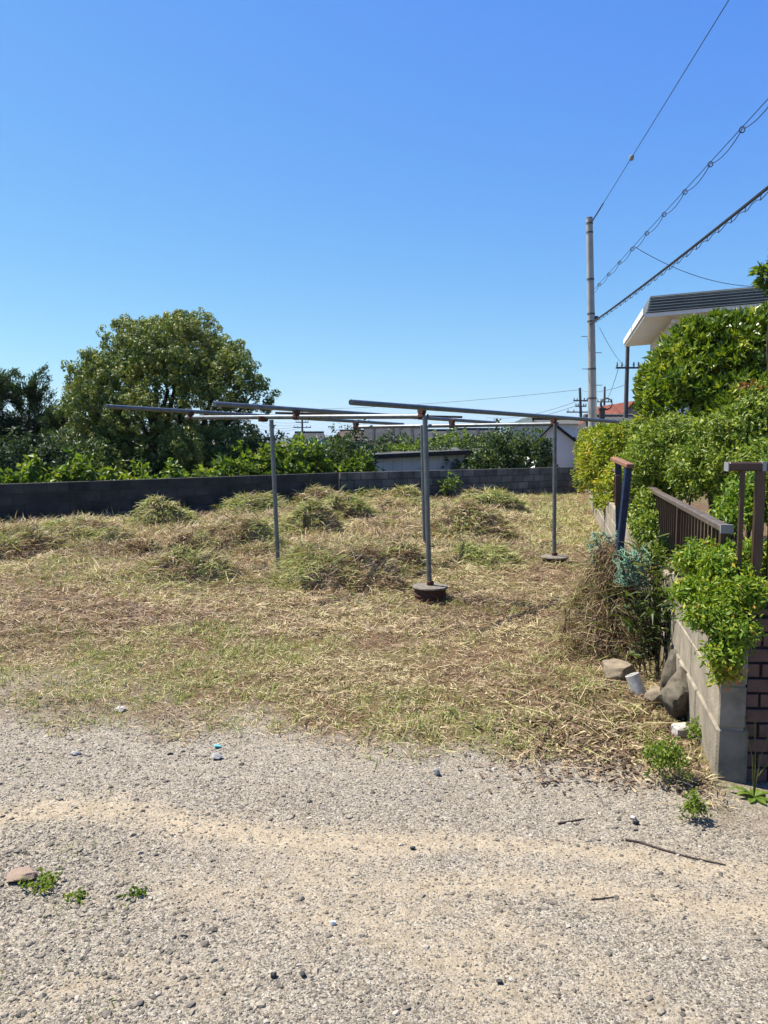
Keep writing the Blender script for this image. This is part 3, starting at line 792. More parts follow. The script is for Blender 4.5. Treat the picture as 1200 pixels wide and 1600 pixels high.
# ------------------------------------------------------------------ hay heaps
def heap(px, py, wpx, hpx, label, green=0.3, dark=0.0, seed=0):
    """a dumped swath of mown grass: lumpy body of packed stalks under a mess of loose strands"""
    g = gnd(px, py); D = g.y
    w = wpx / FPX * D / 2 * 1.3; h = hpx / FPX * D * 1.12; dep = w * 0.8
    g = Vector((g.x, g.y + dep * 0.55, 0)); g.z = float(ground_z(g.x, g.y)) - 0.02
    r = np.random.default_rng(900 + seed)
    n = int(np.clip(5600 * (w / 0.6) * (8.0 / D) ** 0.4, 2600, 7000))
    def hf(x, y, a, q):
        wob = 0.55 + 0.9 * fbm(np.cos(a) * 1.6 + seed * 1.3 + 9, np.sin(a) * 1.6 + 9, 5)
        l1 = fbm(x * 1.7 + seed * 3.1 + 50, y * 1.7 + seed * 1.7 + 50, 60 + seed, 4)
        l2 = fbm(x * 5 + seed + 30, y * 5 + 30, 160 + seed, 2)
        return wob, h * np.clip(1 - q ** 2, 0, 1) ** 0.75 * np.clip(0.05 + 1.55 * l1 + 0.35 * (l2 - 0.5), 0.05, 1.25)
    th = r.uniform(0, 2 * np.pi, n); rr = r.random(n) ** 0.6 * 1.12
    rr = np.where(r.random(n) < 0.16, r.uniform(1.0, 1.75, n), rr)
    x = np.cos(th) * rr; y = np.sin(th) * rr
    wob, z = hf(x, y, th, rr)
    P = np.stack([x * w * wob, y * dep * wob, z * r.uniform(0.8, 1.0, n) + 0.012], -1)
    P[:, 2] = np.where(rr > 1.0, ground_z(P[:, 0] + g.x, P[:, 1] + g.y) - g.z + 0.012, P[:, 2])
    swath = r.uniform(0, np.pi)
    az = np.where(r.random(n) < 0.45, swath + r.normal(0, 0.5, n) + np.pi * (r.random(n) < 0.5), r.uniform(0, 2 * np.pi, n))
    inc = r.normal(0.05, 0.28, n) + (r.random(n) < 0.07) * r.uniform(0.3, 1.1, n)
    L = r.uniform(0.4, 1.5, n) * (0.10 + 0.10 * w); W = np.maximum(r.uniform(0.6, 1.3, n) * 0.0010 * D, 0.0045)
    tn = fbm(x * 1.8 + seed * 5, y * 1.8 + 20, 70 + seed, 3)
    isg = r.random(n) < np.clip(green * 0.9 + 0.12 + 2.2 * (tn - 0.5), 0.03, 0.92)
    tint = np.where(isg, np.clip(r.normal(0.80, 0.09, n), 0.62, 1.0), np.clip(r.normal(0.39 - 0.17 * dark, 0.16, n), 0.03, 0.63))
    V1, F1, T1 = blades(P, L, W, az, inc, r.uniform(-0.1, 0.7, n), tint, 0.8, r)
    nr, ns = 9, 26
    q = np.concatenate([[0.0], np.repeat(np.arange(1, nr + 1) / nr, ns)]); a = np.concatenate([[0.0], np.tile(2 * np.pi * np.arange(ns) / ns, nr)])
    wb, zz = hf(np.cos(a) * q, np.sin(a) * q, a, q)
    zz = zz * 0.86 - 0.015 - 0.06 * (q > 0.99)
    vv = np.stack([np.cos(a) * q * w * wb, np.sin(a) * q * dep * wb, zz], -1); tt = np.clip(r.normal(0.24, 0.08, len(q)), 0.05, 0.45)  # body tinted darker than the strands: shade of the gaps put into colour
    ff = []
    for k in range(ns):
        ff.append((0, 1 + k, 1 + (k + 1) % ns))
        for i in range(nr - 1):
            a_, b_ = 1 + i * ns + k, 1 + i * ns + (k + 1) % ns
            ff += [(a_, a_ + ns, b_ + ns), (a_, b_ + ns, b_)]
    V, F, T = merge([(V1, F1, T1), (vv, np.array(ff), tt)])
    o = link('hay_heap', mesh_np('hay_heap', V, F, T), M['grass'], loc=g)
    return tag(o, label, 'hay heap', 'heaps of cut grass on the mown field')
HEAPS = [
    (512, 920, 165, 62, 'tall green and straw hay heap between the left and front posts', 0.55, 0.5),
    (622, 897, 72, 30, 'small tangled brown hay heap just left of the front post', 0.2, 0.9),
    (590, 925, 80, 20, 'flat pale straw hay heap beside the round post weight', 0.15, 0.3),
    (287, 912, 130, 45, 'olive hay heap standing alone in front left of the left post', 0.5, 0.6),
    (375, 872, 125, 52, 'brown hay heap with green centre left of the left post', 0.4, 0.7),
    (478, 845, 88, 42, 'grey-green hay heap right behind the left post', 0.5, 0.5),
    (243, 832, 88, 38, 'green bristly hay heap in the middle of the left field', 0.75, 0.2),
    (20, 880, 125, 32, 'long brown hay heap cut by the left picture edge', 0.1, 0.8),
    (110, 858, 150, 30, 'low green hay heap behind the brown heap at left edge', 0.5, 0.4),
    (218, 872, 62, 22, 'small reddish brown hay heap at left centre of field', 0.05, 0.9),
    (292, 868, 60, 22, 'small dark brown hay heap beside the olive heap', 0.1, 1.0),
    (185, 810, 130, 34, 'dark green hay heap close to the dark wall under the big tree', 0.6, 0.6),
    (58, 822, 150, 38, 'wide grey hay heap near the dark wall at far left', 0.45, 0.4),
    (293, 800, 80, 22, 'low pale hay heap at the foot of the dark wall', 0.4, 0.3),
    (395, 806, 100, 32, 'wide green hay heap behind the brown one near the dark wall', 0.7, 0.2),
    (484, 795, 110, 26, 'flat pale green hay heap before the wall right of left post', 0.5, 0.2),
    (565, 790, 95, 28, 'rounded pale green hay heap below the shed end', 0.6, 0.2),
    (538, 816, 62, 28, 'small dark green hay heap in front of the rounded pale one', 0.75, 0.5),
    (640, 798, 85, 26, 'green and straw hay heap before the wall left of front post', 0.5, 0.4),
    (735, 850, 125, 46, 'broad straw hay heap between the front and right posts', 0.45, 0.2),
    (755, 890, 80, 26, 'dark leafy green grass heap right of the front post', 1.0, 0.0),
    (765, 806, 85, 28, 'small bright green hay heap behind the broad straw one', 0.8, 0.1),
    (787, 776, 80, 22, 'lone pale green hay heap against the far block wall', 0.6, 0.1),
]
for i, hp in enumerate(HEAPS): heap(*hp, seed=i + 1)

# ------------------------------------------------------------------ leaves
def leaves(C, D, per, L, W, spread, tint_c, seed, jitter=0.12, droop=0.2, fold=0.25, flat=0.5):
    """rosettes: centres C with outward directions D; every leaf a folded rhombus (4 verts, 2 tris)"""
    r = np.random.default_rng(seed)
    n = len(C) * per
    c = np.repeat(C, per, 0); d = np.repeat(D, per, 0)
    off = r.normal(0, 1, (n, 3)); 
    off /= np.linalg.norm(off, axis=1)[:, None]
    ld = off + d * flat; ld[:, 2] -= droop
    ld /= np.linalg.norm(ld, axis=1)[:, None]
    p = c + r.normal(0, 1, (n, 3)) * spread
    s = np.cross(ld, d + r.normal(0, 0.5, (n, 3)))
    s /= np.linalg.norm(s, axis=1)[:, None] + 1e-9
    nn = np.cross(s, ld)
    ll = (L * r.uniform(0.6, 1.25, n))[:, None]; ww = (W * r.uniform(0.7, 1.25, n))[:, None]
    mid = p + ld * ll * 0.45
    V = np.stack([p, mid + s * ww * 0.5 + nn * ww * fold, p + ld * ll, mid - s * ww * 0.5 + nn * ww * fold], 1).reshape(-1, 3)
    b = np.arange(n)[:, None] * 4
    F = np.concatenate([b + np.array([[0, 1, 2]]), b + np.array([[0, 2, 3]])], 1).reshape(-1, 3)
    t = np.clip(np.repeat(tint_c, per) + r.normal(0, jitter, n), 0, 1)
    return V, F, np.repeat(t, 4)

def ball_leaves(C, D, per, L, W, rad, tint_c, seed, jitter=0.1):
    """each centre carries a small dense puff of leaves lying on its surface"""
    r = np.random.default_rng(seed)
    n = len(C) * per
    c = np.repeat(C, per, 0); d = np.repeat(D, per, 0); q = np.repeat(rad * r.uniform(0.7, 1.35, len(C)), per)[:, None]
    o = r.normal(0, 1, (n, 3)) + d * 0.6; o /= np.linalg.norm(o, axis=1)[:, None]
    ld = np.cross(o, r.normal(0, 1, (n, 3))); ld /= np.linalg.norm(ld, axis=1)[:, None] + 1e-9
    nn = o + r.normal(0, 0.35, (n, 3)); s = np.cross(ld, nn); s /= np.linalg.norm(s, axis=1)[:, None] + 1e-9
    nn = np.cross(s, ld)
    p = c + o * q * r.uniform(0.75, 1.05, n)[:, None] - ld * L * 0.5
    ll = (L * r.uniform(0.6, 1.25, n))[:, None]; ww = (W * r.uniform(0.7, 1.25, n))[:, None]
    mid = p + ld * ll * 0.45
    V = np.stack([p, mid + s * ww * 0.5 + nn * ww * 0.2, p + ld * ll, mid - s * ww * 0.5 + nn * ww * 0.2], 1).reshape(-1, 3)
    b = np.arange(n)[:, None] * 4
    F = np.concatenate([b + np.array([[0, 1, 2]]), b + np.array([[0, 2, 3]])], 1).reshape(-1, 3)
    return V, F, np.repeat(np.clip(np.repeat(tint_c, per) + r.normal(0, jitter, n), 0, 1), 4)

def blob_points(blobs, n, seed, shell=0.3, amp=0.16, freq=2.2, low=-0.35):
    """points in the outer shell of a set of lumpy ellipsoids (c, radii)"""
    r = np.random.default_rng(seed)
    C = np.array([b[0] for b in blobs], float); Rr = np.array([b[1] for b in blobs], float)
    w = (Rr[:, 0] * Rr[:, 2] + Rr[:, 0] * Rr[:, 1]); w /= w.sum()
    k = r.choice(len(blobs), n, p=w)
    d = r.normal(0, 1, (n, 3)); d /= np.linalg.norm(d, axis=1)[:, None]
    d[:, 2] = np.where(d[:, 2] < low, -d[:, 2] * 0.6, d[:, 2])
    lump = 1 + amp * 2 * (fbm(np.arctan2(d[:, 1], d[:, 0]) * freq + k * 7.3, d[:, 2] * freq * 1.6 + k * 3.1, seed, 3) - 0.5)
    q = 1 - shell * r.random(n) ** 1.6
    P = C[k] + d * Rr[k] * (lump * q)[:, None]
    # drop points buried inside another blob
    keep = np.ones(n, bool)
    for j in range(len(blobs)):
        e = (((P - C[j]) / Rr[j]) ** 2).sum(1)
        keep &= ~((e < (1 - shell * 1.25) ** 2) & (k != j))
    return P[keep], d[keep]

def limbs(base, tips, r0, seed, n=7):
    mb = MB(); r = random.Random(seed)
    for t in tips:
        base_ = Vector(base); t = Vector(t)
        pts, rad = [], []
        for i in range(5):
            q = i / 4
            p = base_.lerp(t, q); p += Vector((r.uniform(-1, 1), r.uniform(-1, 1), r.uniform(-.3, .3))) * 0.05 * (t - base_).length * math.sin(q * math.pi)
            pts.append(p); rad.append(r0 * (1 - 0.8 * q))
        mb.path(pts, rad, n)
    return mb

def plant(name, label, cat, base, blobs, mt, n, per, L, W, spread, seed, shell=0.35, amp=0.16, freq=2.2, low=-0.35, tint=(0.45, 0.2), stems=4, stem_r=0.03, group=None,
          droop=0.2, flat=0.5, jitter=0.14, crown='foliage', trunk='stem', extra=None, ball=0.0):
    base = Vector(base)
    t = thing(name, label, cat, base, 0, group)
    bl = [(np.array(c) - np.array(base), rr) for c, rr in blobs]
    P, D = blob_points(bl, n, seed, shell, amp, freq, low)
    r = np.random.default_rng(seed + 5)
    # colour varies shoot by shoot and in broad patches, not with depth
    patch = fbm(P[:, 0] * 1.1 + 40, P[:, 2] * 1.1 + P[:, 1] * 0.7 + 40, seed + 3)
    tc = r.normal(tint[0], tint[1], len(P)) + 0.5 * (patch - 0.5)
    if name == 'nandina_bush' or name == 'back_nandina': tc = np.clip(tc, 0, 0.62)
    if extra is not None: tc = tc + extra(P)
    if ball: V, F, T = ball_leaves(P, D, per, L, W, ball, tc, seed + 1, jitter)
    else: V, F, T = leaves(P, D, per, L, W, spread, tc, seed + 1, jitter, droop, 0.25, flat)
    link(crown, mesh_np(crown, V, F, T), mt, t)
    if stems:
        rr = random.Random(seed)
        tips = []
        for i in range(stems):
            c, q = bl[i % len(bl)]
            tips.append(Vector(c) + Vector((rr.uniform(-.6, .6) * q[0], rr.uniform(-.6, .6) * q[1], rr.uniform(-.2, .5) * q[2])))
        mb = limbs((0, 0, -0.1), tips, stem_r, seed)
        build(trunk, mb, M['bark'], t, True)
    return t

# --- big round camphor tree behind the dark wall
def big_tree():
    Y = 21.0
    def S(px): return px / FPX * Y
    c = at(258, 640, Y)
    base = Vector((at(262, 700, Y).x, Y, -1.0))
    r = random.Random(3)
    blobs = []
    rr = np.random.default_rng(12)
    cx, cy, ax, az_ = 256, 654, 172, 170            # dome in photo pixels
    k = 0
    for q in range(4000):
        u = rr.uniform(-1, 1); v = rr.uniform(-0.60, 1); dpt = rr.uniform(-1, 1)
        n3 = math.sqrt(u * u + v * v + dpt * dpt)
        if n3 < 1e-3 or n3 > 1: continue
        u, v, dpt = u / n3, v / n3, dpt / n3
        sh_ = rr.uniform(0.68, 0.90)
        px_, py_ = cx + ax * u * sh_, cy - az_ * v * sh_ + (18 if v < 0 else 0)
        rp = rr.uniform(20, 46)
        p = np.array(at(px_, py_, Y + dpt * 2.5 * sh_))
        if any(np.linalg.norm(p - b2[0]) < 0.55 * (S(rp) + b2[1][0]) for b2 in blobs): continue
        blobs.append((p, (S(rp), S(rp) * 0.95, S(rp) * 0.9)))
        k += 1
        if k >= 82: break
    blobs.append((np.array(at(cx, 640, Y + 0.2)), (S(112), S(112), S(108))))
    t = plant('camphor_tree', 'big dome-shaped evergreen tree behind the dark wall', 'tree', base, blobs, M['camphor'], 6200, 30, 0.085, 0.044, 0.06, 31, ball=0.115, shell=0.30, amp=0.16, freq=2.6,
              low=-0.8, tint=(0.50, 0.13), stems=0, crown='crown', jitter=0.12, flat=0.15, droop=0.25,
              extra=lambda P: 0.04 + 0.5 * (fbm(P[:, 0] * 0.9 + 7, P[:, 2] * 0.9 + P[:, 1] * 0.4 + 3, 5) - 0.5))
    mb = limbs((0, 0, -0.2), [(0.1, 0, 2.0)], 0.30, 2, 10)
    build('trunk', mb, M['bark'], t, True)
    tips = [Vector(b_[0]) - base for b_ in blobs[:26]]
    mb = limbs((0.02, 0, 1.2), tips, 0.13, 4)
    build('branch', mb, M['bark'], t, True)
big_tree()

# --- dark feathery junipers at far left
def juniper(px, top, w, Y, seed, label):
    r = np.random.default_rng(seed)
    base = Vector((at(px, 700, Y).x, Y, -1.0))
    H = at(px, top, Y).z + 1.0
    rad = w / FPX * Y / 2
    t = thing('juniper_tree', label, 'tree', base, 0, 'dark junipers at the far left')
    C, D = [], []
    for k in range(125):                                    # upswept sprays
        z0 = H * r.uniform(0.08, 0.86); a = r.uniform(0, 2 * np.pi)
        ln = rad * (1.05 - 0.7 * z0 / H) * r.uniform(0.5, 1.15); up = r.uniform(0.5, 1.5)
        d = np.array([math.cos(a), math.sin(a), up]); d /= np.linalg.norm(d)
        m_ = 20
        q = r.random(m_)[:, None] ** 0.8
        C.append(np.array([0, 0, z0]) + d * ln * (0.2 + q) + r.normal(0, 0.06, (m_, 3)) * (1.2 - q)); D.append(np.repeat(d[None], m_, 0))
    C = np.concatenate(C); D = np.concatenate(D)
    V, F, T = leaves(C, D, 11, 0.11, 0.028, 0.05, r.normal(0.5, 0.22, len(C)), seed + 1, 0.15, 0.0, 0.2, 1.6)
    link('crown', mesh_np('crown', V, F, T), M['juniper'], t)
    build('trunk', limbs((0, 0, -0.1), [(0, 0, H * 0.8)], 0.10, seed), M['bark'], t, True)
juniper(50, 572, 165, 22.5, 61, 'dark feathery evergreen beside the big round tree')
juniper(-10, 566, 160, 22.0, 62, 'dark feathery evergreen cut by the left edge of picture')
juniper(92, 628, 100, 21.5, 63, 'small dark evergreen tucked between feathery tree and round tree')

# --- bright broad-leaved shrubs along the dark wall
def shrub(px, top, w, Y, seed, label, mt='fig', L=0.16, W=0.11, n=260, per=8, name='leafy_shrub', group='shrubs behind the field walls', tint=(0.5, 0.2), base_z=-1.0, spread=0.05, bot=None, shell=0.6, amp=0.35):
    q = w / FPX * Y / 2
    topz = at(px, top, Y).z
    base = Vector((at(px, 700, Y).x, Y, base_z))
    hz = (topz - base_z) / 2
    blobs = [((base.x, Y, base_z + hz * 1.08), (q, q * 0.8, hz * 0.92)), ((base.x - q * .45, Y - .1, base_z + hz * .95), (q * .6, q * .6, hz * 0.8)), ((base.x + q * .45, Y, base_z + hz * .9), (q * .6, q * .6, hz * .8))]
    return plant(name, label, 'shrub', base, blobs, M[mt], n, per, L, W, spread, seed, shell=shell, amp=amp, low=-0.9, tint=tint, stems=5, stem_r=0.022, group=group)
def behind(px): # depth just behind the far wall seen at this column
    k = (px - 600) / FPX
    Y = 15.0
    for _ in range(30): Y = float(far_wall_y(k * Y)) + 0.75
    return Y
for i, (px, top, w, lab) in enumerate([
        (12, 722, 80, 'bright broad-leaved shrub above the dark wall at left edge'),
        (62, 712, 74, 'broad-leaved shrub under the feathery evergreen'),
        (120, 706, 70, 'tallest broad-leaved shrub left of the round tree trunk'),
        (165, 735, 60, 'low broad-leaved shrub peeping over the dark wall'),
        (215, 728, 80, 'pale green low shrub in front of the round tree'),
        (275, 733, 74, 'low leafy shrub under the middle of the round tree'),
        (330, 718, 70, 'leafy shrub under the right side of the round tree'),
        (382, 694, 96, 'tall bright shrub left of the left post'),
        (445, 684, 92, 'tall bright shrub right behind the left post')]):
    shrub(px, top, w, behind(px) + (0.5 if px > 300 else 0.1), 70 + i, lab)
for i, (px, top, w, dy, mt, L, W, n, lab) in enumerate([
        (510, 676, 90, 1.6, 'dark_bush', 0.13, 0.05, 420, 'wispy dark shrub left of the low shed'),
        (545, 664, 90, 2.2, 'juniper', 0.14, 0.05, 420, 'spiky dark green shrub behind the shed corner'),
        (560, 700, 70, 0.6, 'fig', 0.13, 0.08, 230, 'bright shrub against the shed end wall'),
        (615, 672, 60, 7.0, 'juniper', 0.16, 0.06, 300, 'dark upright shrub behind the shed roof beside the post'),
        (655, 684, 120, 6.0, 'dark_bush', 0.14, 0.08, 420, 'vine-covered shrub behind the left part of shed roof'),
        (705, 672, 90, 6.4, 'fig', 0.14, 0.09, 330, 'leafy shrub behind the middle of the shed roof'),
        (742, 678, 70, 6.2, 'dark_bush', 0.14, 0.08, 330, 'leafy shrub behind the right end of shed roof')]):
    shrub(px, top, w, behind(px) + dy, 90 + i, lab, mt, L, W, int(n * 1.7), 9)
for i, (px, top, w, dy, mt, L, W, n, lab) in enumerate([
        (480, 690, 70, 1.0, 'fig', 0.13, 0.08, 260, 'pale shrub beside the turquoise tarpaulin'),
        (590, 690, 60, 4.5, 'dark_bush', 0.13, 0.07, 360, 'dark shrub just above the left end of shed roof'),
        (632, 690, 70, 4.6, 'fig', 0.13, 0.07, 360, 'bright shrub directly behind the front post above shed'),
        (680, 690, 70, 4.6, 'dark_bush', 0.13, 0.07, 360, 'dark low shrub over the middle of the shed roof'),
        (725, 692, 70, 4.4, 'dark_bush', 0.13, 0.07, 360, 'dark low shrub over the right part of shed roof'),
        (420, 706, 70, 0.4, 'fig', 0.15, 0.10, 260, 'low bright shrub just left of the left post')]):
    shrub(px, top, w, behind(px) + dy, 290 + i, lab, mt, L * 1.1, W * 1.1, n * 2, 9)
for i, (px, top, w, dy, mt, L, W, n, lab) in enumerate([
        (8, 668, 110, 3.5, 'juniper', 0.14, 0.05, 700, 'dark bush below the feathery evergreen at the left edge'),
        (92, 676, 90, 3.5, 'juniper', 0.14, 0.05, 600, 'dark bush filling the gap left of the round tree'),
        (150, 690, 80, 2.6, 'dark_bush', 0.12, 0.06, 600, 'dark bush under the left side of the round tree'),
        (240, 694, 90, 2.6, 'dark_bush', 0.12, 0.06, 600, 'dark bush around the trunk of the round tree'),
        (340, 684, 90, 3.0, 'dark_bush', 0.12, 0.06, 600, 'dark bush under the right side of the round tree'),
        (412, 672, 90, 2.4, 'dark_bush', 0.13, 0.06, 640, 'dark tall bush right of the round tree'),
        (455, 680, 80, 3.0, 'fig', 0.13, 0.08, 520, 'green bush behind the shrub at the left post'),
        (530, 682, 90, 3.4, 'fig', 0.12, 0.06, 640, 'green bush left of the shed under the crossbar')]):
    shrub(px, top, w, behind(px) + dy, 390 + i, lab, mt, L, W, n, 9, shell=0.5)
shrub(775, 678, 88, 23.6, 111, 'round dark glossy bush at the right end of the shed', 'dark_bush', 0.12, 0.07, 700, 10, shell=0.4, amp=0.22)
shrub(828, 668, 80, 23.9, 112, 'round dark bush in front of the white gable', 'dark_bush', 0.12, 0.07, 700, 10, shell=0.4, amp=0.22)
shrub(790, 664, 60, 26.0, 113, 'taller bush rising behind the two round dark ones', 'dark_bush', 0.12, 0.07, 420, 10, shell=0.5, amp=0.3)
g = at(703, 752, float(far_wall_y(at(703, 752, 20).x)) - 0.3)
shrub(703, 738, 26, float(far_wall_y(g.x)) - 0.35, 114, 'small weed growing at the foot of the far block wall', 'fig', 0.13, 0.05, 26, 6, name='weed_plant', base_z=0.0, group=None)

# --- right hand garden
def Xr(px, Y): return at(px, 700, Y).x
def bush(name, label, Y0, specs, mt, n, per, L, W, spread, seed, base_z=0.45, **k):
    blobs = []
    for px, py, rx, rz, Y in specs:
        p = at(px, py, Y); s_ = Y / FPX
        blobs.append((np.array(p), (rx * s_, rx * s_ * 0.9, rz * s_)))
    b0 = blobs[0][0]
    return plant(name, label, 'bush' if name != 'nandina_bush' else 'shrub', (b0[0], b0[1], base_z), blobs, M[mt], n, per, L, W, spread, seed, **k)
bush('osmanthus_bush', 'big rounded glossy-leaved bush under the house eave', 8, [(1140, 596, 122, 100, 8.2), (1062, 640, 62, 72, 7.9), (1195, 560, 78, 76, 8.0), (1120, 545, 72, 50, 8.2), (1052, 600, 50, 56, 8.1), (1180, 650, 90, 72, 7.7)],
     'osmanthus', 3000, 12, 0.085, 0.034, 0.016, 121, shell=0.34, amp=0.13, freq=5, tint=(0.55, 0.16), stems=5, stem_r=0.05, droop=-0.35, flat=0.7)
bush('hedge', 'yellow-green clipped hedge overhanging the far end of the garden wall', 14, [(950, 722, 46, 50, 14.5), (975, 705, 45, 42, 12.6), (930, 735, 30, 48, 16.5), (922, 700, 22, 30, 18.5), (985, 760, 42, 46, 11.6), (945, 690, 34, 26, 15.5), (955, 770, 26, 36, 12.4)],
     'hedge_yellow', 3000, 9, 0.075, 0.035, 0.035, 131, shell=0.3, amp=0.16, tint=(0.52, 0.2), stems=4, low=-0.7)
bush('small_leaved_hedge', 'small-leaved bush leaning over the brown garden fence', 6.6, [(1060, 712, 72, 62, 6.9), (1010, 735, 38, 50, 7.6), (1110, 740, 62, 46, 6.2), (1015, 690, 30, 40, 7.9), (1035, 775, 26, 26, 7.0)],
     'hedge_small', 2600, 9, 0.042, 0.022, 0.022, 141, shell=0.32, amp=0.18, tint=(0.5, 0.2), stems=4, stem_r=0.02, low=-0.8)
bush('mixed_bush', 'loose olive green bush behind the gate railing', 5.6, [(1165, 690, 55, 55, 5.8), (1200, 660, 50, 60, 5.8), (1125, 690, 40, 40, 6.2), (1190, 730, 40, 40, 5.2)],
     'hedge_small', 1700, 9, 0.046, 0.022, 0.025, 151, shell=0.5, amp=0.3, tint=(0.42, 0.2), stems=4, stem_r=0.02, low=-0.8)
bush('red_leaved_shrub', 'sprig of reddish young leaves beside the glossy bush', 6.2, [(1186, 618, 22, 16, 6.0), (1172, 605, 10, 8, 6.0)], 'red_leaf', 80, 8, 0.05, 0.02, 0.02, 161, shell=0.8, stems=3, stem_r=0.012)
bush('garden_tree', 'green tree branch entering at the right edge above the eave', 7.0, [(1262, 450, 40, 50, 7.0), (1208, 420, 20, 22, 7.0), (1197, 444, 10, 14, 7.0), (1235, 450, 26, 36, 7.0)], 'fig', 130, 8, 0.10, 0.045, 0.03, 171, shell=0.7, stems=3, stem_r=0.03, tint=(0.55, 0.15), low=-0.9)
bush('back_nandina', 'bright yellow-green leaves between the railing balusters', 4.6, [(1175, 800, 45, 52, 4.7), (1215, 770, 40, 60, 4.7), (1140, 812, 24, 22, 4.6)], 'nandina', 800, 9, 0.045, 0.017, 0.025, 181, shell=0.6, tint=(0.5, 0.14), stems=4, stem_r=0.012)
def nandina():
    specs = [(1140, 890, 46, 30, 3.58), (1092, 872, 32, 26, 3.72), (1090, 925, 34, 22, 3.52), (1160, 925, 40, 22, 3.42), (1110, 960, 34, 22, 3.40), (1180, 870, 30, 26, 3.6), (1145, 985, 34, 22, 3.34), (1130, 1020, 26, 18, 3.30), (1135, 1048, 18, 14, 3.28)]
    bush('nandina_bush', 'bright yellow-green bush spilling over the near end of block wall', 3.6, specs, 'nandina', 1500, 10, 0.032, 0.012, 0.018, 191, base_z=0.5, shell=0.6, amp=0.3, tint=(0.42, 0.15), stems=6, stem_r=0.008, low=-0.95, droop=0.35,
         extra=lambda P: np.where((P[:, 2] < 0.20) & (P[:, 1] < -0.1), 0.5 * np.clip((0.16 - P[:, 2]) / 0.22, 0, 1), 0))
nandina()

# tall weeds and vine in front of the fence
def weed_clump(name, label, px, py, H, seed, n=14, z0=0.0, lw=0.018, ll=0.16, tint=0.5, Yo=None):
    g = gnd(px, py, z0) if Yo is None else Vector((at(px, py, Yo).x, Yo, z0))
    r = np.random.default_rng(seed)
    t = thing(name, label, 'weed', g)
    mb = MB(); Vs = []
    for k in range(n):
        a = r.uniform(0, 2 * np.pi); tilt = r.uniform(0.05, 0.45); h = H * r.uniform(0.6, 1.05)
        p0 = Vector((r.normal(0, .05), r.normal(0, .05), -0.02)); p1 = p0 + Vector((math.cos(a) * tilt * h, math.sin(a) * tilt * h, h))
        pm = p0.lerp(p1, 0.5) + Vector((0, 0, 0.08 * h))
        mb.path([p0, pm, p1], [0.004, 0.003, 0.0015], 5)
        m_ = 9
        q = r.uniform(0.3, 1.0, m_)
        pts = np.array([p0.lerp(p1, float(x)) + Vector((0, 0, 0.1 * h * math.sin(math.pi * float(x)))) for x in q])
        Vs.append(blades(pts, r.uniform(0.7, 1.3, m_) * ll, r.uniform(0.8, 1.2, m_) * lw, r.uniform(0, 2 * np.pi, m_), r.uniform(0, 0.9, m_), r.uniform(0.2, 1.1, m_), np.clip(r.normal(tint, 0.2, m_), 0, 1), 0.5, r))
    V, F, T = merge(Vs)
    link('foliage', mesh_np('foliage', V, F, T), M['weed'], t)
    build('stem', mb, M['bark'], t)
    return t
weed_clump('tall_weed', 'tall narrow-leaved weed standing before the brown fence', 1055, 1010, 0.98, 211, 16, Yo=5.0)
weed_clump('tall_weed', 'pale drooping weed between the fence and the blue frame', 1018, 1010, 0.85, 212, 14, Yo=5.6)
weed_clump('tall_weed', 'leafy weed coloured shade-dark in the gap beside the block wall', 1025, 1020, 0.62, 213, 16, tint=0.15, Yo=5.0)  # low tint puts the gap's shade into the leaf colour
weed_clump('tall_weed', 'long-leaved weed growing behind the blue frame', 948, 900, 0.6, 214, 9, ll=0.2, lw=0.03, tint=0.4, Yo=6.6)
bush('climbing_vine', 'small-leaved vine hanging down the front of the garden fence', 6.3, [(1012, 800, 24, 30, 6.5), (1020, 835, 26, 34, 6.2), (1040, 880, 24, 40, 5.6), (1000, 815, 16, 20, 6.7)],
     'hedge_small', 700, 8, 0.045, 0.022, 0.025, 221, base_z=0.0, shell=0.7, amp=0.3, stems=4, stem_r=0.008, low=-0.95)

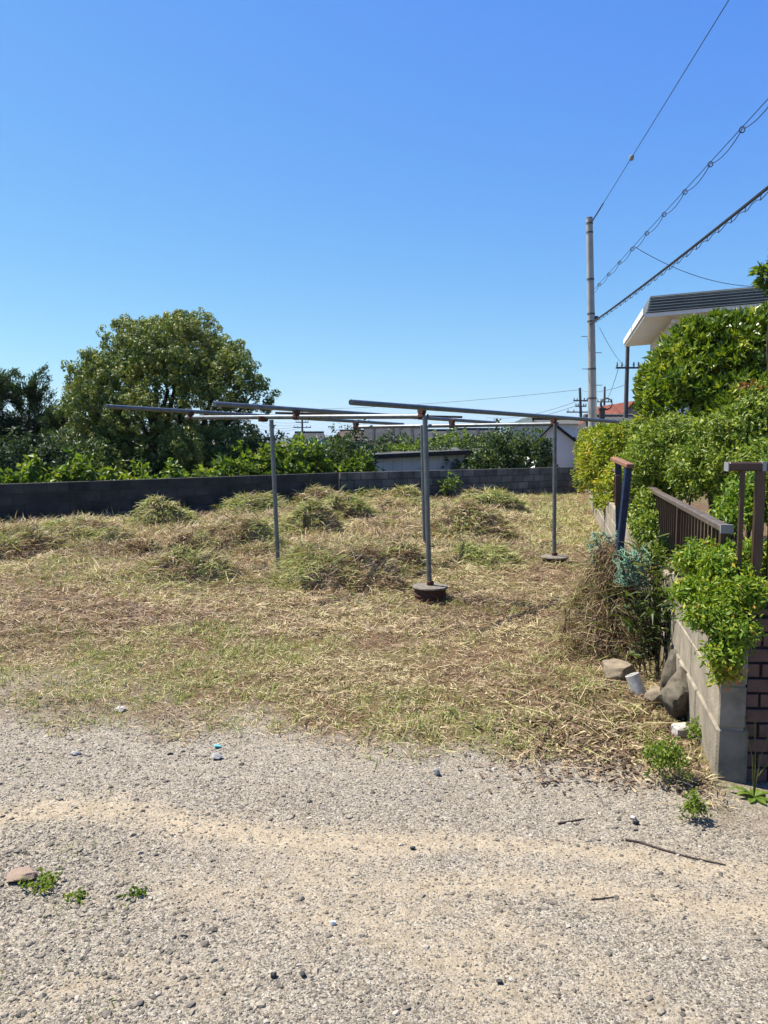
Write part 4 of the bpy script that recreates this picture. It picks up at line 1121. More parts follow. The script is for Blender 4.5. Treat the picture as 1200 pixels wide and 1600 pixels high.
# ------------------------------------------------------------------ heap of dead vines with a blue frame, net, rocks
def vine_pile():
    r = np.random.default_rng(231)
    c = gnd(952, 1022)
    o_ = Vector((c.x, c.y + 0.18, 0))
    n = 11500
    th = r.uniform(0, 2 * np.pi, n); hh = r.random(n)
    rad = (0.12 + 0.34 * (1 - hh) ** 1.3) * np.sqrt(r.uniform(0.25, 1, n))
    lob = 0.6 + 0.9 * fbm(np.cos(th) * 2 + 5, hh * 3 + np.sin(th), 13)
    x = np.cos(th) * rad * lob + 0.08 * hh; y = np.sin(th) * rad * lob * 1.2
    z = hh * 0.78 * (0.8 + 0.4 * fbm(x * 4 + 9, y * 4 + 9, 3))
    down = r.uniform(0, 2 * np.pi, n)
    tint = np.clip(np.where(r.random(n) < 0.16, r.normal(0.82, 0.07, n), r.normal(0.22, 0.14, n)), 0.02, 1)
    Vb = blades(np.stack([x, y, z], -1), r.uniform(0.06, 0.26, n), r.uniform(0.0025, 0.006, n), down, -0.35 + r.normal(0, 0.6, n), r.uniform(-0.9, 1.1, n), tint, 0.8, r)
    t = thing('vine_pile', 'tangled brown heap of dead vines around the blue frame', 'vine heap', o_)
    link('dead_stalks', mesh_np('dead_stalks', *Vb), M['grass'], t)
    mb = MB(); rr = random.Random(3)
    for k in range(16):
        a = rr.uniform(0, 6.28); q = rr.uniform(0.1, 0.36)
        p0 = Vector((math.cos(a) * q, math.sin(a) * q, rr.uniform(0, .12))); a2 = a + rr.uniform(-1.2, 1.2); q2 = rr.uniform(0.1, 0.4)
        p2 = Vector((math.cos(a2) * q2, math.sin(a2) * q2, rr.uniform(0, .12)))
        p1 = (p0 + p2) / 2 + Vector((rr.uniform(-.1, .1), rr.uniform(-.1, .1), rr.uniform(.05, .25)))
        mb.path([p0, p0.lerp(p1, .6) + Vector((0, 0, .04)), p1, p1.lerp(p2, .5) + Vector((0, 0, .03)), p2], [.004, .0035, .003, .0025, .0015], 5)
    build('dead_runner', mb, M['stick'], t)
vine_pile()
bf = thing('blue_steel_frame', 'leaning blue steel frame with a brown board on top in dead vines', 'frame', gnd(952, 1015))
o0 = Vector(bf.location)
def bar(a, b, w, d, mt, name, par=None):
    a = Vector(a) - o0; b = Vector(b) - o0
    mb = MB(); v = b - a
    mb.box((a + b) / 2, (v.length, w, d), v.to_track_quat('X', 'Y').to_matrix(), 0.004); return build(name, mb, mt, bf)
ra, rb = at(982, 727, 5.45), gnd(952, 1015)
la, lb = at(966, 720, 5.75), gnd(968, 985)
bar(ra, rb, 0.032, 0.05, M['blue'], 'leg'); bar(la, lb, 0.032, 0.045, M['blue'], 'leg')
bar(at(959, 717, 5.86), at(985, 728, 5.37), 0.03, 0.055, M['wood'], 'top_board')
bar(at(966, 742, 5.75), at(966, 790, 5.75), 0.05, 0.02, M['brown_alu'], 'side_plate')

def net(label, px, py, w, h, Y, seed):
    """crumpled netting: a sagging grid of cords"""
    r = random.Random(seed)
    c = at(px, py, Y)
    n, m_ = 15, 15
    P = [[Vector(((i / n - .5) * w, 0.16 * math.sin(i * 1.1 + j * .6 + seed) * 0.5 + r.uniform(-.03, .03), (j / m_ - .5) * h)) + Vector((r.uniform(-.02, .02), 0, r.uniform(-.02, .02))) for j in range(m_ + 1)] for i in range(n + 1)]
    mb = MB()
    for i in range(n + 1): mb.path(P[i], 0.0026, 4)
    for j in range(m_ + 1): mb.path([P[i][j] for i in range(n + 1)], 0.0026, 4)
    return tag(build('garden_net', mb, M['net'], loc=c), label, 'net')
net('crumpled teal garden net hanging in the dead vine heap', 987, 886, 0.20, 0.24, 5.15, 1)
net('pale teal net lying over the vines behind the blue legs', 945, 855, 0.24, 0.22, 5.75, 2)

def rock(name, label, mt, c, size, seed, cat='rock', rotz=0.0, sub=4):
    import bmesh
    bm = bmesh.new(); bmesh.ops.create_icosphere(bm, subdivisions=sub, radius=1.0)
    r = random.Random(seed)
    planes = [(Vector((r.gauss(0, 1), r.gauss(0, 1), r.gauss(0, 1))).normalized(), r.uniform(0.55, 0.85)) for _ in range(14)]
    for v in bm.verts:
        for n_, d in planes:
            k = v.co.dot(n_) - d
            if k > 0: v.co -= n_ * k * 0.93
        q_ = v.co.copy()
        v.co *= 1 + 0.07 * mnoise.noise(q_ * 2.3 + Vector((seed, 0, 0))) + 0.06 * mnoise.noise(q_ * 5 + Vector((0, seed, 0))) + 0.05 * mnoise.noise(q_ * 12)
        v.co = Vector((v.co.x * size[0], v.co.y * size[1], v.co.z * size[2]))
    me = bpy.data.meshes.new(name); bm.to_mesh(me); bm.free()
    me.polygons.foreach_set('use_smooth', [True] * len(me.polygons))
    try: me.set_sharp_from_angle(angle=R(32))
    except Exception: pass
    c = Vector(c)
    o = link(name, me, mt, loc=(c.x, c.y, float(ground_z(c.x, c.y)) + size[2] * 0.72 + c.z), rot=(0, 0, rotz))
    return tag(o, label, cat)
rock('rock', 'big lichen-spotted rock leaning at the block wall', M['rock'], gnd(1066, 1128) + Vector((0, .08, 0)), (0.115, 0.13, 0.18), 4)
rock('rock', 'tan flat-topped rock at the foot of the dead vines', M['tan_rock'], gnd(968, 1062), (0.14, 0.11, 0.085), 5)
rock('rock', 'small tan rock between the white pipe and the big rock', M['tan_rock'], gnd(1022, 1098), (0.07, 0.06, 0.075), 6)
rock('rock', 'grey rock behind the big lichen-spotted one', M['rock'], gnd(1052, 1080), (0.09, 0.09, 0.15), 7)
pp = gnd(1003, 1086)
mb = MB(); mb.tube((0, 0, -0.02), (-0.055, 0.03, 0.125), 0.043, 0.043, 20, 0.004)
tag(build('white_pipe', mb, M['pvc'], smooth=True, loc=(pp.x, pp.y, -0.005)), 'short white plastic pipe stuck upright among the rocks', 'pipe')
pp = gnd(1064, 1150)
mb = MB(); mb.box((0, 0, 0.03), (0.09, 0.07, 0.06), Matrix.Rotation(R(18), 3, 'Z') @ Matrix.Rotation(R(8), 3, 'X'), 0.008)
tag(build('white_slab', mb, M['white_block'], loc=pp), 'white broken slab lying under the big rock', 'slab')

# single stones, sticks and scraps on the drive
rock('stone', 'rounded pinkish brown stone at the left edge of gravel', M['pink_rock'], gnd(28, 1383) + Vector((0, .03, -0.008)), (0.052, 0.045, 0.026), 31, 'stone', 0.3)
rock('stone', 'flat light grey stone at the grass edge left of centre', M['grey_rock'], gnd(339, 1186), (0.035, 0.025, 0.017), 12, 'stone')
rock('stone', 'flat pale stone half buried in the grass edge at left', M['grey_rock'], gnd(188, 1108), (0.05, 0.035, 0.018), 13, 'stone')
rock('stone', 'flat blue-grey stone on gravel at the left', M['grey_rock'], gnd(118, 1180), (0.026, 0.02, 0.012), 14, 'stone')
rock('stone', 'upright grey stone at the centre of grass edge', M['grey_rock'], gnd(683, 1210), (0.020, 0.016, 0.022), 15, 'stone')
rock('stone', 'left one of two black pebbles near the bottom', M['black_rock'], gnd(427, 1527), (0.013, 0.012, 0.010), 16, 'pebble', sub=2)
rock('stone', 'right one of two black pebbles near the bottom', M['black_rock'], gnd(473, 1527), (0.011, 0.011, 0.009), 17, 'pebble', sub=2)
rock('stone', 'white pebble alone on the gravel at lower centre', M['pvc'], gnd(520, 1446), (0.012, 0.011, 0.009), 18, 'pebble', sub=2)
rock('stone', 'black round pebble on gravel below the white slab', M['black_rock'], gnd(993, 1287), (0.016, 0.014, 0.013), 19, 'pebble', sub=2)
rock('stone', 'pale pebble touching the black round one', M['grey_rock'], gnd(990, 1278), (0.014, 0.012, 0.010), 20, 'pebble', sub=2)
rock('stone', 'dark pebble on pale gravel at lower right centre', M['black_rock'], gnd(780, 1536), (0.011, 0.009, 0.008), 21, 'pebble', sub=2)
rock('stone', 'dark pebble between centre gravel and sand strip', M['black_rock'], gnd(645, 1325), (0.012, 0.010, 0.009), 22, 'pebble', sub=2)
def stick(label, pts, r0):
    P = [gnd(*p) for p in pts]
    for p in P: p.z = float(ground_z(p.x, p.y)) + r0 * 0.8
    c = P[0].copy()
    mb = MB(); mb.path([p - c for p in P], [r0 * (1 - 0.55 * i / (len(P) - 1)) for i in range(len(P))], 7)
    tag(build('stick', mb, M['stick'], loc=c), label, 'stick')
stick('long thin stick on the sandy gravel at right', [(977, 1314), (1000, 1318), (1035, 1330), (1080, 1343), (1134, 1355)], 0.0055)
stick('short dark stick on gravel below the weeds', [(872, 1287), (890, 1284), (913, 1279)], 0.005)
stick('tiny dark twig lying on the lower right gravel', [(924, 1407), (940, 1406), (961, 1404)], 0.0035)
stick('forked dry twig in the grass left of the white slab', [(872, 1168), (905, 1170), (935, 1163), (970, 1170)], 0.006)
mb = MB(); mb.box((0, 0, 0.006), (0.035, 0.025, 0.008), Matrix.Rotation(R(25), 3, 'Z') @ Matrix.Rotation(R(14), 3, 'Y'), 0.002)
o = build('plastic_scrap', mb, M['tarp'], loc=gnd(340, 1168)); o.location.z = float(ground_z(o.location.x, o.location.y)) + 0.003
tag(o, 'scrap of pale blue plastic behind the flat grey stone', 'scrap')

# weeds near the wall end
def plantain(px, py, seed, label):
    g = gnd(px, py)
    r = random.Random(seed)
    t = thing('plantain_weed', label, 'weed', g)
    for k in range(9):
        a = 2 * math.pi * k / 9 + r.uniform(-.2, .2); ln = r.uniform(0.06, 0.11); el = r.uniform(0.35, 0.9); w = 0.016
        pts = []
        for i, (q, ww) in enumerate(((0, .25), (.35, 1), (.7, .9), (1, .1))):
            e = el - q * 0.7
            base = Vector((math.cos(a), math.sin(a), 0)) * ln * q * math.cos(e * .6) + Vector((0, 0, ln * q * math.sin(max(e, 0.05))))
            s_ = Vector((-math.sin(a), math.cos(a), 0)) * w * ww
            pts += [base - s_ + Vector((0, 0, .004 * ww)), base, base + s_ + Vector((0, 0, .004 * ww))]
        ff = []
        for i in range(3): ff += [(i * 3, i * 3 + 1, i * 3 + 4, i * 3 + 3), (i * 3 + 1, i * 3 + 2, i * 3 + 5, i * 3 + 4)]
        mb = MB(); mb.add(pts, ff); me = mb.mesh('leaf')
        at_ = me.attributes.new('tint', 'FLOAT', 'POINT'); at_.data.foreach_set('value', [r.uniform(0.4, 0.9)] * len(me.vertices))
        link('leaf', me, M['fig'], t)
    for (dx, h, bx) in ((-0.03, 0.36, -0.02), (0.0, 0.35, -0.005), (0.045, 0.37, 0.03), (0.02, 0.17, 0.05)):
        mb = MB(); mb.path([(0, 0, 0), (dx * .5, 0, h * .5), (dx + bx * .6, 0.01, h * .8), (dx + bx, .01, h)], [.0022, .002, .003, .0028], 6)
        me = mb.mesh('flower_stalk', True)
        at_ = me.attributes.new('tint', 'FLOAT', 'POINT'); at_.data.foreach_set('value', [0.7] * len(me.vertices))
        link('flower_stalk', me, M['weed'], t)
plantain(1178, 1245, 1, 'green weed with tall bare flower stalks at the brown tiled wall')
def low_weed(px, py, w, h, seed, label, mt='fig', n=60, L=0.02, W=0.013):
    g = gnd(px, py); s_ = g.y / FPX
    blobs = [((g.x, g.y, h * s_ * .5), (w * s_ / 2, w * s_ / 2, h * s_ * .55))]
    plant('low_weed', label, 'weed', (g.x, g.y, float(ground_z(g.x, g.y))), blobs, M[mt], n, 7, L, W, 0.012, seed, shell=0.9, amp=0.3, low=-0.5, stems=5, stem_r=0.0025, tint=(0.6, 0.2))
low_weed(1040, 1222, 70, 75, 301, 'bright yellow-green weed in front of the white slab', n=120)
low_weed(1085, 1283, 34, 44, 302, 'small green weed on gravel before the wall end', n=34)
low_weed(1092, 1165, 44, 40, 303, 'leafy weed in the gap at the foot of the block wall', n=60)
low_weed(210, 1400, 30, 7, 304, 'flat green weed on the gravel at lower left', n=9)
low_weed(64, 1388, 60, 12, 305, 'flat green weed beside the pinkish brown stone', n=24)
low_weed(120, 1412, 40, 7, 306, 'sparse flat weed on gravel right of the brown stone', n=9)

# ------------------------------------------------------------------ litter of long stalks near the rocks
r = np.random.default_rng(401)
n = 300
X = r.normal(0, 1, n); Yv = r.normal(0, 1, n)
cx = gnd(920, 1130)
X = cx.x + X * 0.30; Yv = cx.y + Yv * 0.45
ok = (X < wall_x(Yv) - 0.1) & (Yv > 3.35)
X, Yv = X[ok], Yv[ok]; n = len(X)
V, F, T = blades(np.stack([X, Yv, ground_z(X, Yv) + r.uniform(0.0, 0.05, n)], -1), r.uniform(0.10, 0.40, n), r.uniform(0.002, 0.005, n), r.uniform(0, 6.28, n), r.normal(0.06, 0.12, n), r.uniform(-0.1, 0.3, n),
                np.clip(r.normal(0.40, 0.18, n), 0.05, 0.82), 0.6, r)
so = link('long_cut_stalks', mesh_np('long_cut_stalks', V, F, T), M['grass']); so['kind'] = 'stuff'

r = np.random.default_rng(411)
n = 5200
X = cx.x + 0.12 + r.normal(0, 0.36, n); Yv = cx.y - 0.12 + r.normal(0, 0.40, n)
ok = (X < wall_x(Yv) - 0.03) & (Yv > 3.25); X, Yv = X[ok], Yv[ok]; n = len(X)
V, F, T = blades(np.stack([X, Yv, ground_z(X, Yv) + r.uniform(0.002, 0.02, n)], -1), r.uniform(0.015, 0.05, n), r.uniform(0.006, 0.016, n), r.uniform(0, 6.28, n), r.normal(0.1, 0.3, n), r.uniform(-0.3, 0.6, n),
                np.clip(np.where(r.random(n) < 0.75, r.uniform(0.0, 0.26, n), r.normal(0.45, 0.1, n)), 0, 1), 0.6, r)
so = link('leaf_litter', mesh_np('leaf_litter', V, F, T), M['grass']); so['kind'] = 'stuff'

# ------------------------------------------------------------------ utility pole and wires
PX, PY = at(932, 660, 26).x, 26.0
ptop = at(921, 342, 26)
up = thing('utility_pole', 'tall pale concrete utility pole behind the hedge', 'utility pole', (PX, PY, -0.9))
pb = Vector((PX, PY, -0.9))
pv = ptop - pb
mb = MB(); mb.path([Vector((0, 0, -0.3)), pv * 0.5, pv], [0.165, 0.135, 0.105], 20); build('shaft', mb, M['pole'], up, True)
mb = MB(); mb.tube(pv, pv + Vector((0, 0, 0.05)), 0.108, 0.09, 16); build('cap', mb, M['far_pole'], up, True)
for zf in (0.985, 0.955, 0.80, 0.685, 0.66, 0.5, 0.40):
    c = pv * zf; mb = MB(); rr = 0.112 + 0.055 * (1 - zf); mb.tube(c - Vector((0, 0, .03)), c + Vector((0, 0, .03)), rr, rr, 18); build('band', mb, M['far_pole'], up, True)
for i in range(7):
    c = pv * (0.28 + 0.055 * i); sgn = 1 if i % 2 else -1
    mb = MB(); mb.tube(c, c + Vector((sgn * 0.33, 0, 0.0)), 0.011, 0.011, 6); build('step_bolt', mb, M['far_pole'], up)
c = pv * 0.67
mb = MB(); mb.box(c + Vector((0.16, -0.05, 0)), (0.12, 0.14, 0.14), None, 0.02); build('cable_bracket', mb, M['wire'], up)

WDIR = Vector((-0.0945, -1, 0))
def wire_pt(z0, sag, s, span=36.0, dx=0.0):
    base = Vector((ptop.x + 0.08 + dx, PY - 0.1, z0)) + WDIR * (span * s)
    base.z -= sag * 4 * s * (1 - s)
    return base
def overhead(name, label, z0, sag, rr, dx=0.0, n=40):
    c = wire_pt(z0, sag, 0, dx=dx)
    t = thing(name, label, 'wire', c)
    mb = MB(); mb.path([wire_pt(z0, sag, i / n, dx=dx) - c for i in range(n + 1)], rr, 6); build('cable', mb, M['wire'], t)
    return t, c
z1 = at(925, 346, 26).z; z2 = at(935, 458, 26).z; z3 = at(938, 507, 26).z
t, c = overhead('overhead_wire', 'single thin wire with a ball insulator from the pole top', z1, 0.02, 0.008)
k = next(i for i in range(400) if (lambda p: 800 - FPX * ((p.z - CAM_H) * CP + p.y * SP) / (p.y * CP - (p.z - CAM_H) * SP))(wire_pt(z1, .02, i / 1000)) < 247) / 1000
p = wire_pt(z1, .02, k) - c
mb = MB(); mb.lathe([(0.02, -0.07), (0.055, -0.05), (0.07, 0), (0.055, 0.05), (0.02, 0.07)], 14, p); build('insulator', mb, M['insul'], t, True)
mb = MB(); mb.path([Vector((0, 0, 0)), wire_pt(z1, .02, 0.05) - c], 0.022, 6); build('wire_sleeve', mb, M['wire'], t)
t, c = overhead('twin_wire', 'twin wire with spacer rings running from the pole to upper right', z2, 0.05, 0.007)
mb = MB()
prev = None
pts = []
for i in range(121):
    s = i / 120
    ph_ = (s * 24) % 1.0
    pts.append(wire_pt(z2, .05, s) - c - Vector((0, 0, 0.03 + 0.10 * math.sin(math.pi * ph_) ** 0.8)))
mb.path(pts, 0.007, 6); build('hanging_cable', mb, M['wire'], t)
for i in range(1, 24):
    s = i / 24
    p = wire_pt(z2, .05, s) - c - Vector((0, 0, .035))
    mb = MB()
    mb.path([p + Vector((0.045 * math.cos(a), 0, 0.045 * math.sin(a))) for a in [2 * math.pi * q / 12 for q in range(13)]], 0.009, 5, False); build('spacer_ring', mb, M['wire'], t)
t, c = overhead('thick_cable', 'thick black hung cable from the pole bracket to the right edge', z3, 0.30, 0.028)
mb = MB(); mb.path([wire_pt(z3, .30, i / 200) - c - Vector((0, 0, .07 + .03 * math.sin(i * 1.9))) for i in range(201)], 0.007, 5); build('hanging_cable', mb, M['wire'], t)
for i in range(1, 60):
    p = wire_pt(z3, .30, i / 60) - c
    mb = MB(); mb.path([p, p - Vector((0.01, 0, .11))], 0.007, 5); build('hanger', mb, M['wire'], t)

# ------------------------------------------------------------------ house with the metal roof
E = at(1007, 490, 22.0)
hu = Vector((WK, 1, 0)).normalized(); hv = Vector((0.975, -0.22, 0.055)).normalized()
hh = thing('white_house', 'white two-storey house with blue-grey metal roof behind the glossy bush', 'house', (E.x, E.y, 0.4), 0)
O = Vector((E.x, E.y, 0.4))
def quad_slab(corners, th, mt, name, par):
    c = [Vector(p) - O for p in corners]; d = Vector((0, 0, -th))
    mb = MB(); mb.add(c + [q + d for q in c], [(0, 1, 2, 3), (7, 6, 5, 4), (0, 4, 5, 1), (1, 5, 6, 2), (2, 6, 7, 3), (3, 7, 4, 0)]); return build(name, mb, mt, par)
LU, LV = 6.9, 8.5
e0, e1, e2, e3 = E, E + hv * LV, E + hv * LV + hu * LU, E + hu * LU
sof = quad_slab([e0, e1, e2, e3], 0.10, M['soffit'], 'soffit', hh)
upv = Vector((0, 0, 1))
# white fascia along the left eave, gutters and stepped roof sheets along the front
mb = MB(); a = e0 - O + upv * 0.07 - hu.cross(upv) * 0.02; b_ = e3 - O + upv * 0.07 - hu.cross(upv) * 0.02
v = b_ - a; mb.box((a + b_) / 2, (v.length, 0.04, 0.18), v.to_track_quat('X', 'Z').to_matrix()); build('fascia', mb, M['soffit'], hh)
rise = 0.50
rt = [e0 + upv * 0.005 + hv * 0.05, e1 + upv * 0.005, e2 + upv * 0.005, e3 + upv * 0.005 + hv * 0.05]
c = [p - O for p in rt]; inset = [c[0] + hu * 0.22 + hv * 0.12 + upv * rise, c[1] + hu * 0.22 + upv * rise, c[2] + upv * rise, c[3] + hv * 0.12 + upv * rise]
mb = MB(); mb.add(c + inset, [(0, 1, 5, 4), (1, 2, 6, 5), (2, 3, 7, 6), (3, 0, 4, 7), (4, 5, 6, 7)]); roof = build('roof', mb, M['metal_roof'], hh)
for i in range(6):
    q = i / 6
    a = c[0].lerp(inset[0], q) + upv * 0.02; b_ = c[1].lerp(inset[1], q) + upv * 0.02; v = b_ - a
    mb = MB(); mb.box((a + b_) / 2 - hu * 0.02, (v.length, 0.04, 0.03), v.to_track_quat('X', 'Z').to_matrix(), 0.008); build('roof_rib', mb, M['metal_roof'], roof)
w0 = e0 + hv * 0.85 + hu * 0.75; w1 = e1 - hv * .5 + hu * .75; w2 = e2 - hv * .5 - hu * .5; w3 = e3 + hv * .85 - hu * .5
def wall_prism(cs, z0, mt, name, par):
    b0 = [Vector((p.x, p.y, z0)) - O for p in cs]; t0 = [Vector((p.x, p.y, p.z - 0.103)) - O for p in cs]
    mb = MB(); mb.add(b0 + t0, [(0, 1, 5, 4), (1, 2, 6, 5), (2, 3, 7, 6), (3, 0, 4, 7), (4, 5, 6, 7)]); return build(name, mb, mt, par)
wall_prism([w0, w1, w2, w3], 0.4, M['white_wall'], 'wall', hh)
p = w0 - O - hv * 0.06 - hu * .02
mb = MB(); mb.path([p - upv * 0.25 - hu * 0.55, p - upv * 0.25, Vector((p.x, p.y, 0.05))], 0.045, 8); build('downpipe', mb, M['soffit'], hh, True)
p = (w0 + hv * 1.6) - O; d = hv.copy(); d.z = 0
for k in range(2):
    cpt = p + hv * (k * 2.6); cpt.z = 3.4
    rot = d.to_track_quat('X', 'Z').to_matrix()
    mb = MB(); mb.box(cpt - hu * 0.02, (1.7, 0.09, 1.2), rot, 0.01); wdw = build('window', mb, M['alu_cap'], hh)
    mb = MB(); mb.box(cpt - hu * 0.05, (1.56, 0.05, 1.06), rot); build('pane', mb, M['glass'], wdw)
# service drop to the house
a = next(wire_pt(z2, .05, i / 1000) for i in range(600) if 600 + FPX * wire_pt(z2, .05, i / 1000).x / (wire_pt(z2, .05, i / 1000).y * CP - (wire_pt(z2, .05, i / 1000).z - CAM_H) * SP) > 990)
b_ = E + hv * 3.0 + upv * 0.45
mb = MB(); mb.path([(b_ - a) * (i / 14) - Vector((0, 0, 0.25 * 4 * (i / 14) * (1 - i / 14))) for i in range(15)], 0.008, 5)
tag(build('service_wire', mb, M['wire'], loc=a), 'thin branch wire from the twin wire to the house roof', 'wire')

# ------------------------------------------------------------------ shed and white gable behind the far wall
def poly_prism(name, prof, depth_vec, mt, par):
    """prof: list of Vectors forming a polygon; extruded along depth_vec"""
    n = len(prof); vv = list(prof) + [p + depth_vec for p in prof]
    fs = [tuple(range(n)), tuple(range(2 * n - 1, n - 1, -1))] + [(i, i + n, (i + 1) % n + n, (i + 1) % n) for i in range(n)]
    mb = MB(); mb.add(vv, fs); return build(name, mb, mt, par)
S0, S1 = at(584, 735, 23.6), at(752, 735, 26.2)
sd = (S1 - S0); sd.z = 0; su = sd.normalized(); sn = Vector((-su.y, su.x, 0))
sh = thing('low_shed', 'low pale blue shed with flat grey roof behind the far wall', 'shed', (S0.x, S0.y, -1.0))
Ls = sd.length
zl, zr = at(584, 715, 23.6).z, at(752, 706, 26.2).z
poly_prism('wall', [Vector((0, 0, 0)), su * Ls, su * Ls + Vector((0, 0, zr + 1 - .05)), Vector((0, 0, zl + 1 - .05))], sn * 2.6, M['shed_wall'], sh)
for i in range(1, 12):
    pc = su * (Ls * i / 12) - sn * 0.004
    mb = MB(); hgt = zl + (zr - zl) * i / 12 + 1 - .08
    mb.box(pc + Vector((0, 0, hgt / 2)), (0.03, 0.02, hgt), Matrix.Rotation(math.atan2(su.y, su.x), 3, 'Z')); build('panel_seam', mb, M['shed_wall'], sh)
a = Vector((0, 0, zl + 1)) - su * 0.2 - sn * 0.25; b_ = su * (Ls + .2) - sn * .25 + Vector((0, 0, zr + 1))
poly_prism('roof', [a - Vector((0, 0, .045)), b_ - Vector((0, 0, .045)), b_ + Vector((0, 0, .10)), a + Vector((0, 0, .10))], sn * 3.1 + Vector((0, 0, 0.10)), M['shed_roof'], sh)
mb = MB(); mb.box((a + b_) / 2 - sn * 0.015 + Vector((0, 0, .03)), ((b_ - a).length, 0.03, 0.11), (b_ - a).to_track_quat('X', 'Z').to_matrix()); build('eave_board', mb, M['tile_dark'], sh)

def gable_house(name, label, Y, x0, x1, eave_py, ridge_py, depth, wall_mt, roof_mt, apex=0.5, eave2=None, cat='house', ov=0.25, base=-1.0, ridge_mt=None):
    """gable end faces the camera"""
    A, B = at(x0, eave_py, Y), at(x1, eave2 or eave_py, Y)
    pk = at(x0 + (x1 - x0) * apex, ridge_py, Y)
    o = Vector((A.x, Y, base))
    t = thing(name, label, cat, o)
    A, B, pk = A - o, B - o, pk - o
    dv = Vector((0, depth, 0))
    poly_prism('wall', [Vector((A.x, 0, 0)), Vector((B.x, 0, 0)), B, pk, A], dv, wall_mt, t)
    for nm, p, q in (('roof', A, pk), ('roof', B, pk)):
        d = (p - q); d2 = d.normalized() * ov
        n_ = Vector((0, 0, 0.14))
        poly_prism(nm, [q + Vector((0, -ov, 0.01)), p + d2 + Vector((0, -ov, 0.01)), p + d2 + n_ + Vector((0, -ov, 0)), q + n_ + Vector((0, -ov, 0))], dv + Vector((0, 2 * ov, 0)), roof_mt, t)
    return t
wg = gable_house('white_warehouse', 'white gable-ended building beyond the far wall right of the bushes', 40, 836, 902, 692, 664, 12, M['white_wall'], M['tile_dark'], 0.42, 694, 'building')
for i in range(1, 14):
    x = (902 - 836) / FPX * 40 * i / 14
    mb = MB(); hgt = 2.35 
    mb.box((x, -0.006, hgt / 2), (0.03, 0.02, hgt)); build('panel_seam', mb, M['white_wall'], wg)
def side_house(name, label, Y, x0, x1, eave_py, ridge_py, wall_mt, roof_mt, depth=7, base=-1.0, hip=0.0, ridge=None, seams=0):
    """long roof slope faces the camera"""
    A, B = at(x0, eave_py, Y), at(x1, eave_py, Y); zr_ = at(x0, ridge_py, Y + depth / 2).z
    o = Vector((A.x, Y, base)); L_ = B.x - A.x
    t = thing(name, label, 'house', o)
    ze = A.z - base; zr_ -= base
    mb = MB(); mb.box((L_ / 2, depth / 2, ze / 2), (L_ - 0.6, depth - 0.8, ze)); build('wall', mb, wall_mt, t)
    a, b2, h = Vector((0, 0, ze)), Vector((L_, 0, ze)), hip * L_
    r0, r1 = Vector((h, depth / 2, zr_)), Vector((L_ - h, depth / 2, zr_)); c_, d_ = Vector((L_, depth, ze)), Vector((0, depth, ze))
    mb = MB(); mb.add([a, b2, c_, d_, r0, r1], [(0, 1, 5, 4), (2, 3, 4, 5), (0, 4, 3), (1, 2, 5), (0, 3, 2, 1)]); rf = build('roof', mb, roof_mt, t)
    mb = MB(); mb.box((r0 + r1) / 2 + Vector((0, 0, .1)), ((r1 - r0).length + .3, .4, .35), None, .05); build('ridge', mb, ridge or M['tile_dark'], rf)
    for k in range(seams):
        q = (k + .5) / seams
        p, s_ = a.lerp(b2, q) , r0.lerp(r1, q)
        v = s_ - p
        mb = MB(); mb.box((p + s_) / 2 + Vector((0, -.05, .06)), (v.length, .35, .2), v.to_track_quat('X', 'Z').to_matrix()); build('roof_rib', mb, ridge or M['tile_dark'], rf)
    for k in range(3):
        mb = MB(); mb.box((L_ * (.2 + .3 * k), 0.385, ze * .5), (L_ * .12, .06, ze * .4)); build('window', mb, M['glass'], t)
    return t
side_house('tiled_house', 'grey tiled house far behind the left post', 150, 452, 508, 690, 676, M['house_wall'], M['tile_roof'], 9, hip=0.1)
side_house('brown_roofed_house', 'brown roofed house far behind between the left and front posts', 170, 515, 582, 687, 673, M['house_wall'], M['brown_roof'], 9, hip=0.22, ridge=M['brown_roof'])
side_house('long_tiled_house', 'long grey tiled roof with dark ribs left of the front post', 120, 568, 660, 691, 668, M['house_wall'], M['tile_roof'], 10, seams=3)
side_house('tiled_house', 'grey tiled house with dark ribs right of the front post', 125, 668, 714, 690, 673, M['house_wall'], M['tile_roof'], 9, seams=2)
side_house('blue_roofed_house', 'blue-grey roofed house behind the taller bush', 130, 716, 786, 690, 671, M['house_wall'], M['tile_roof'], 9, seams=3)
side_house('grey_building', 'grey flat building behind the white gable', 75, 846, 945, 662, 656, M['shed_wall'], M['shed_roof'], 8)
gable_house('red_roofed_house', 'red tiled roof peeping above the yellow-green hedge', 48, 966, 1012, 656, 630, 9, M['house_wall'], M['red_roof'], 0.5)
side_house('tin_roofed_shed', 'tin roofed shed between the pole and the glossy bush', 34, 940, 1010, 668, 656, M['brown_alu'], M['shed_roof'], 5, seams=8, ridge=M['shed_roof'])
pc = at(940, 668, 25.2)
mb = MB(); mb.box((0, 0, 1.0), (0.16, 0.16, 2 * 1.0 + 0.0), None, 0.01); mb.box((0, 0, 2.04), (0.2, 0.2, 0.08), None, 0.01)
o = tag(build('dark_post', mb, M['wire'], loc=(pc.x, 25.2, at(940, 637, 25.2).z - 2.08)), 'short dark square post beside the utility pole', 'post')
mb = MB(); p0 = at(488, 712, 32)
for k in range(6):
    for j in range(3): pass
nn, mm = 9, 5
vv = [Vector(((i / (nn - 1) - .5) * 1.5, .25 * math.sin(i * 1.3 + j), j / (mm - 1) * 2.6 + (0.16 * math.sin(i * 2.1) if j == mm - 1 else 0))) for j in range(mm) for i in range(nn)]
vv += [v + Vector((0, 0.5 + 0.2 * math.sin(v.x * 4), -0.02)) for v in vv]
k0 = nn * mm
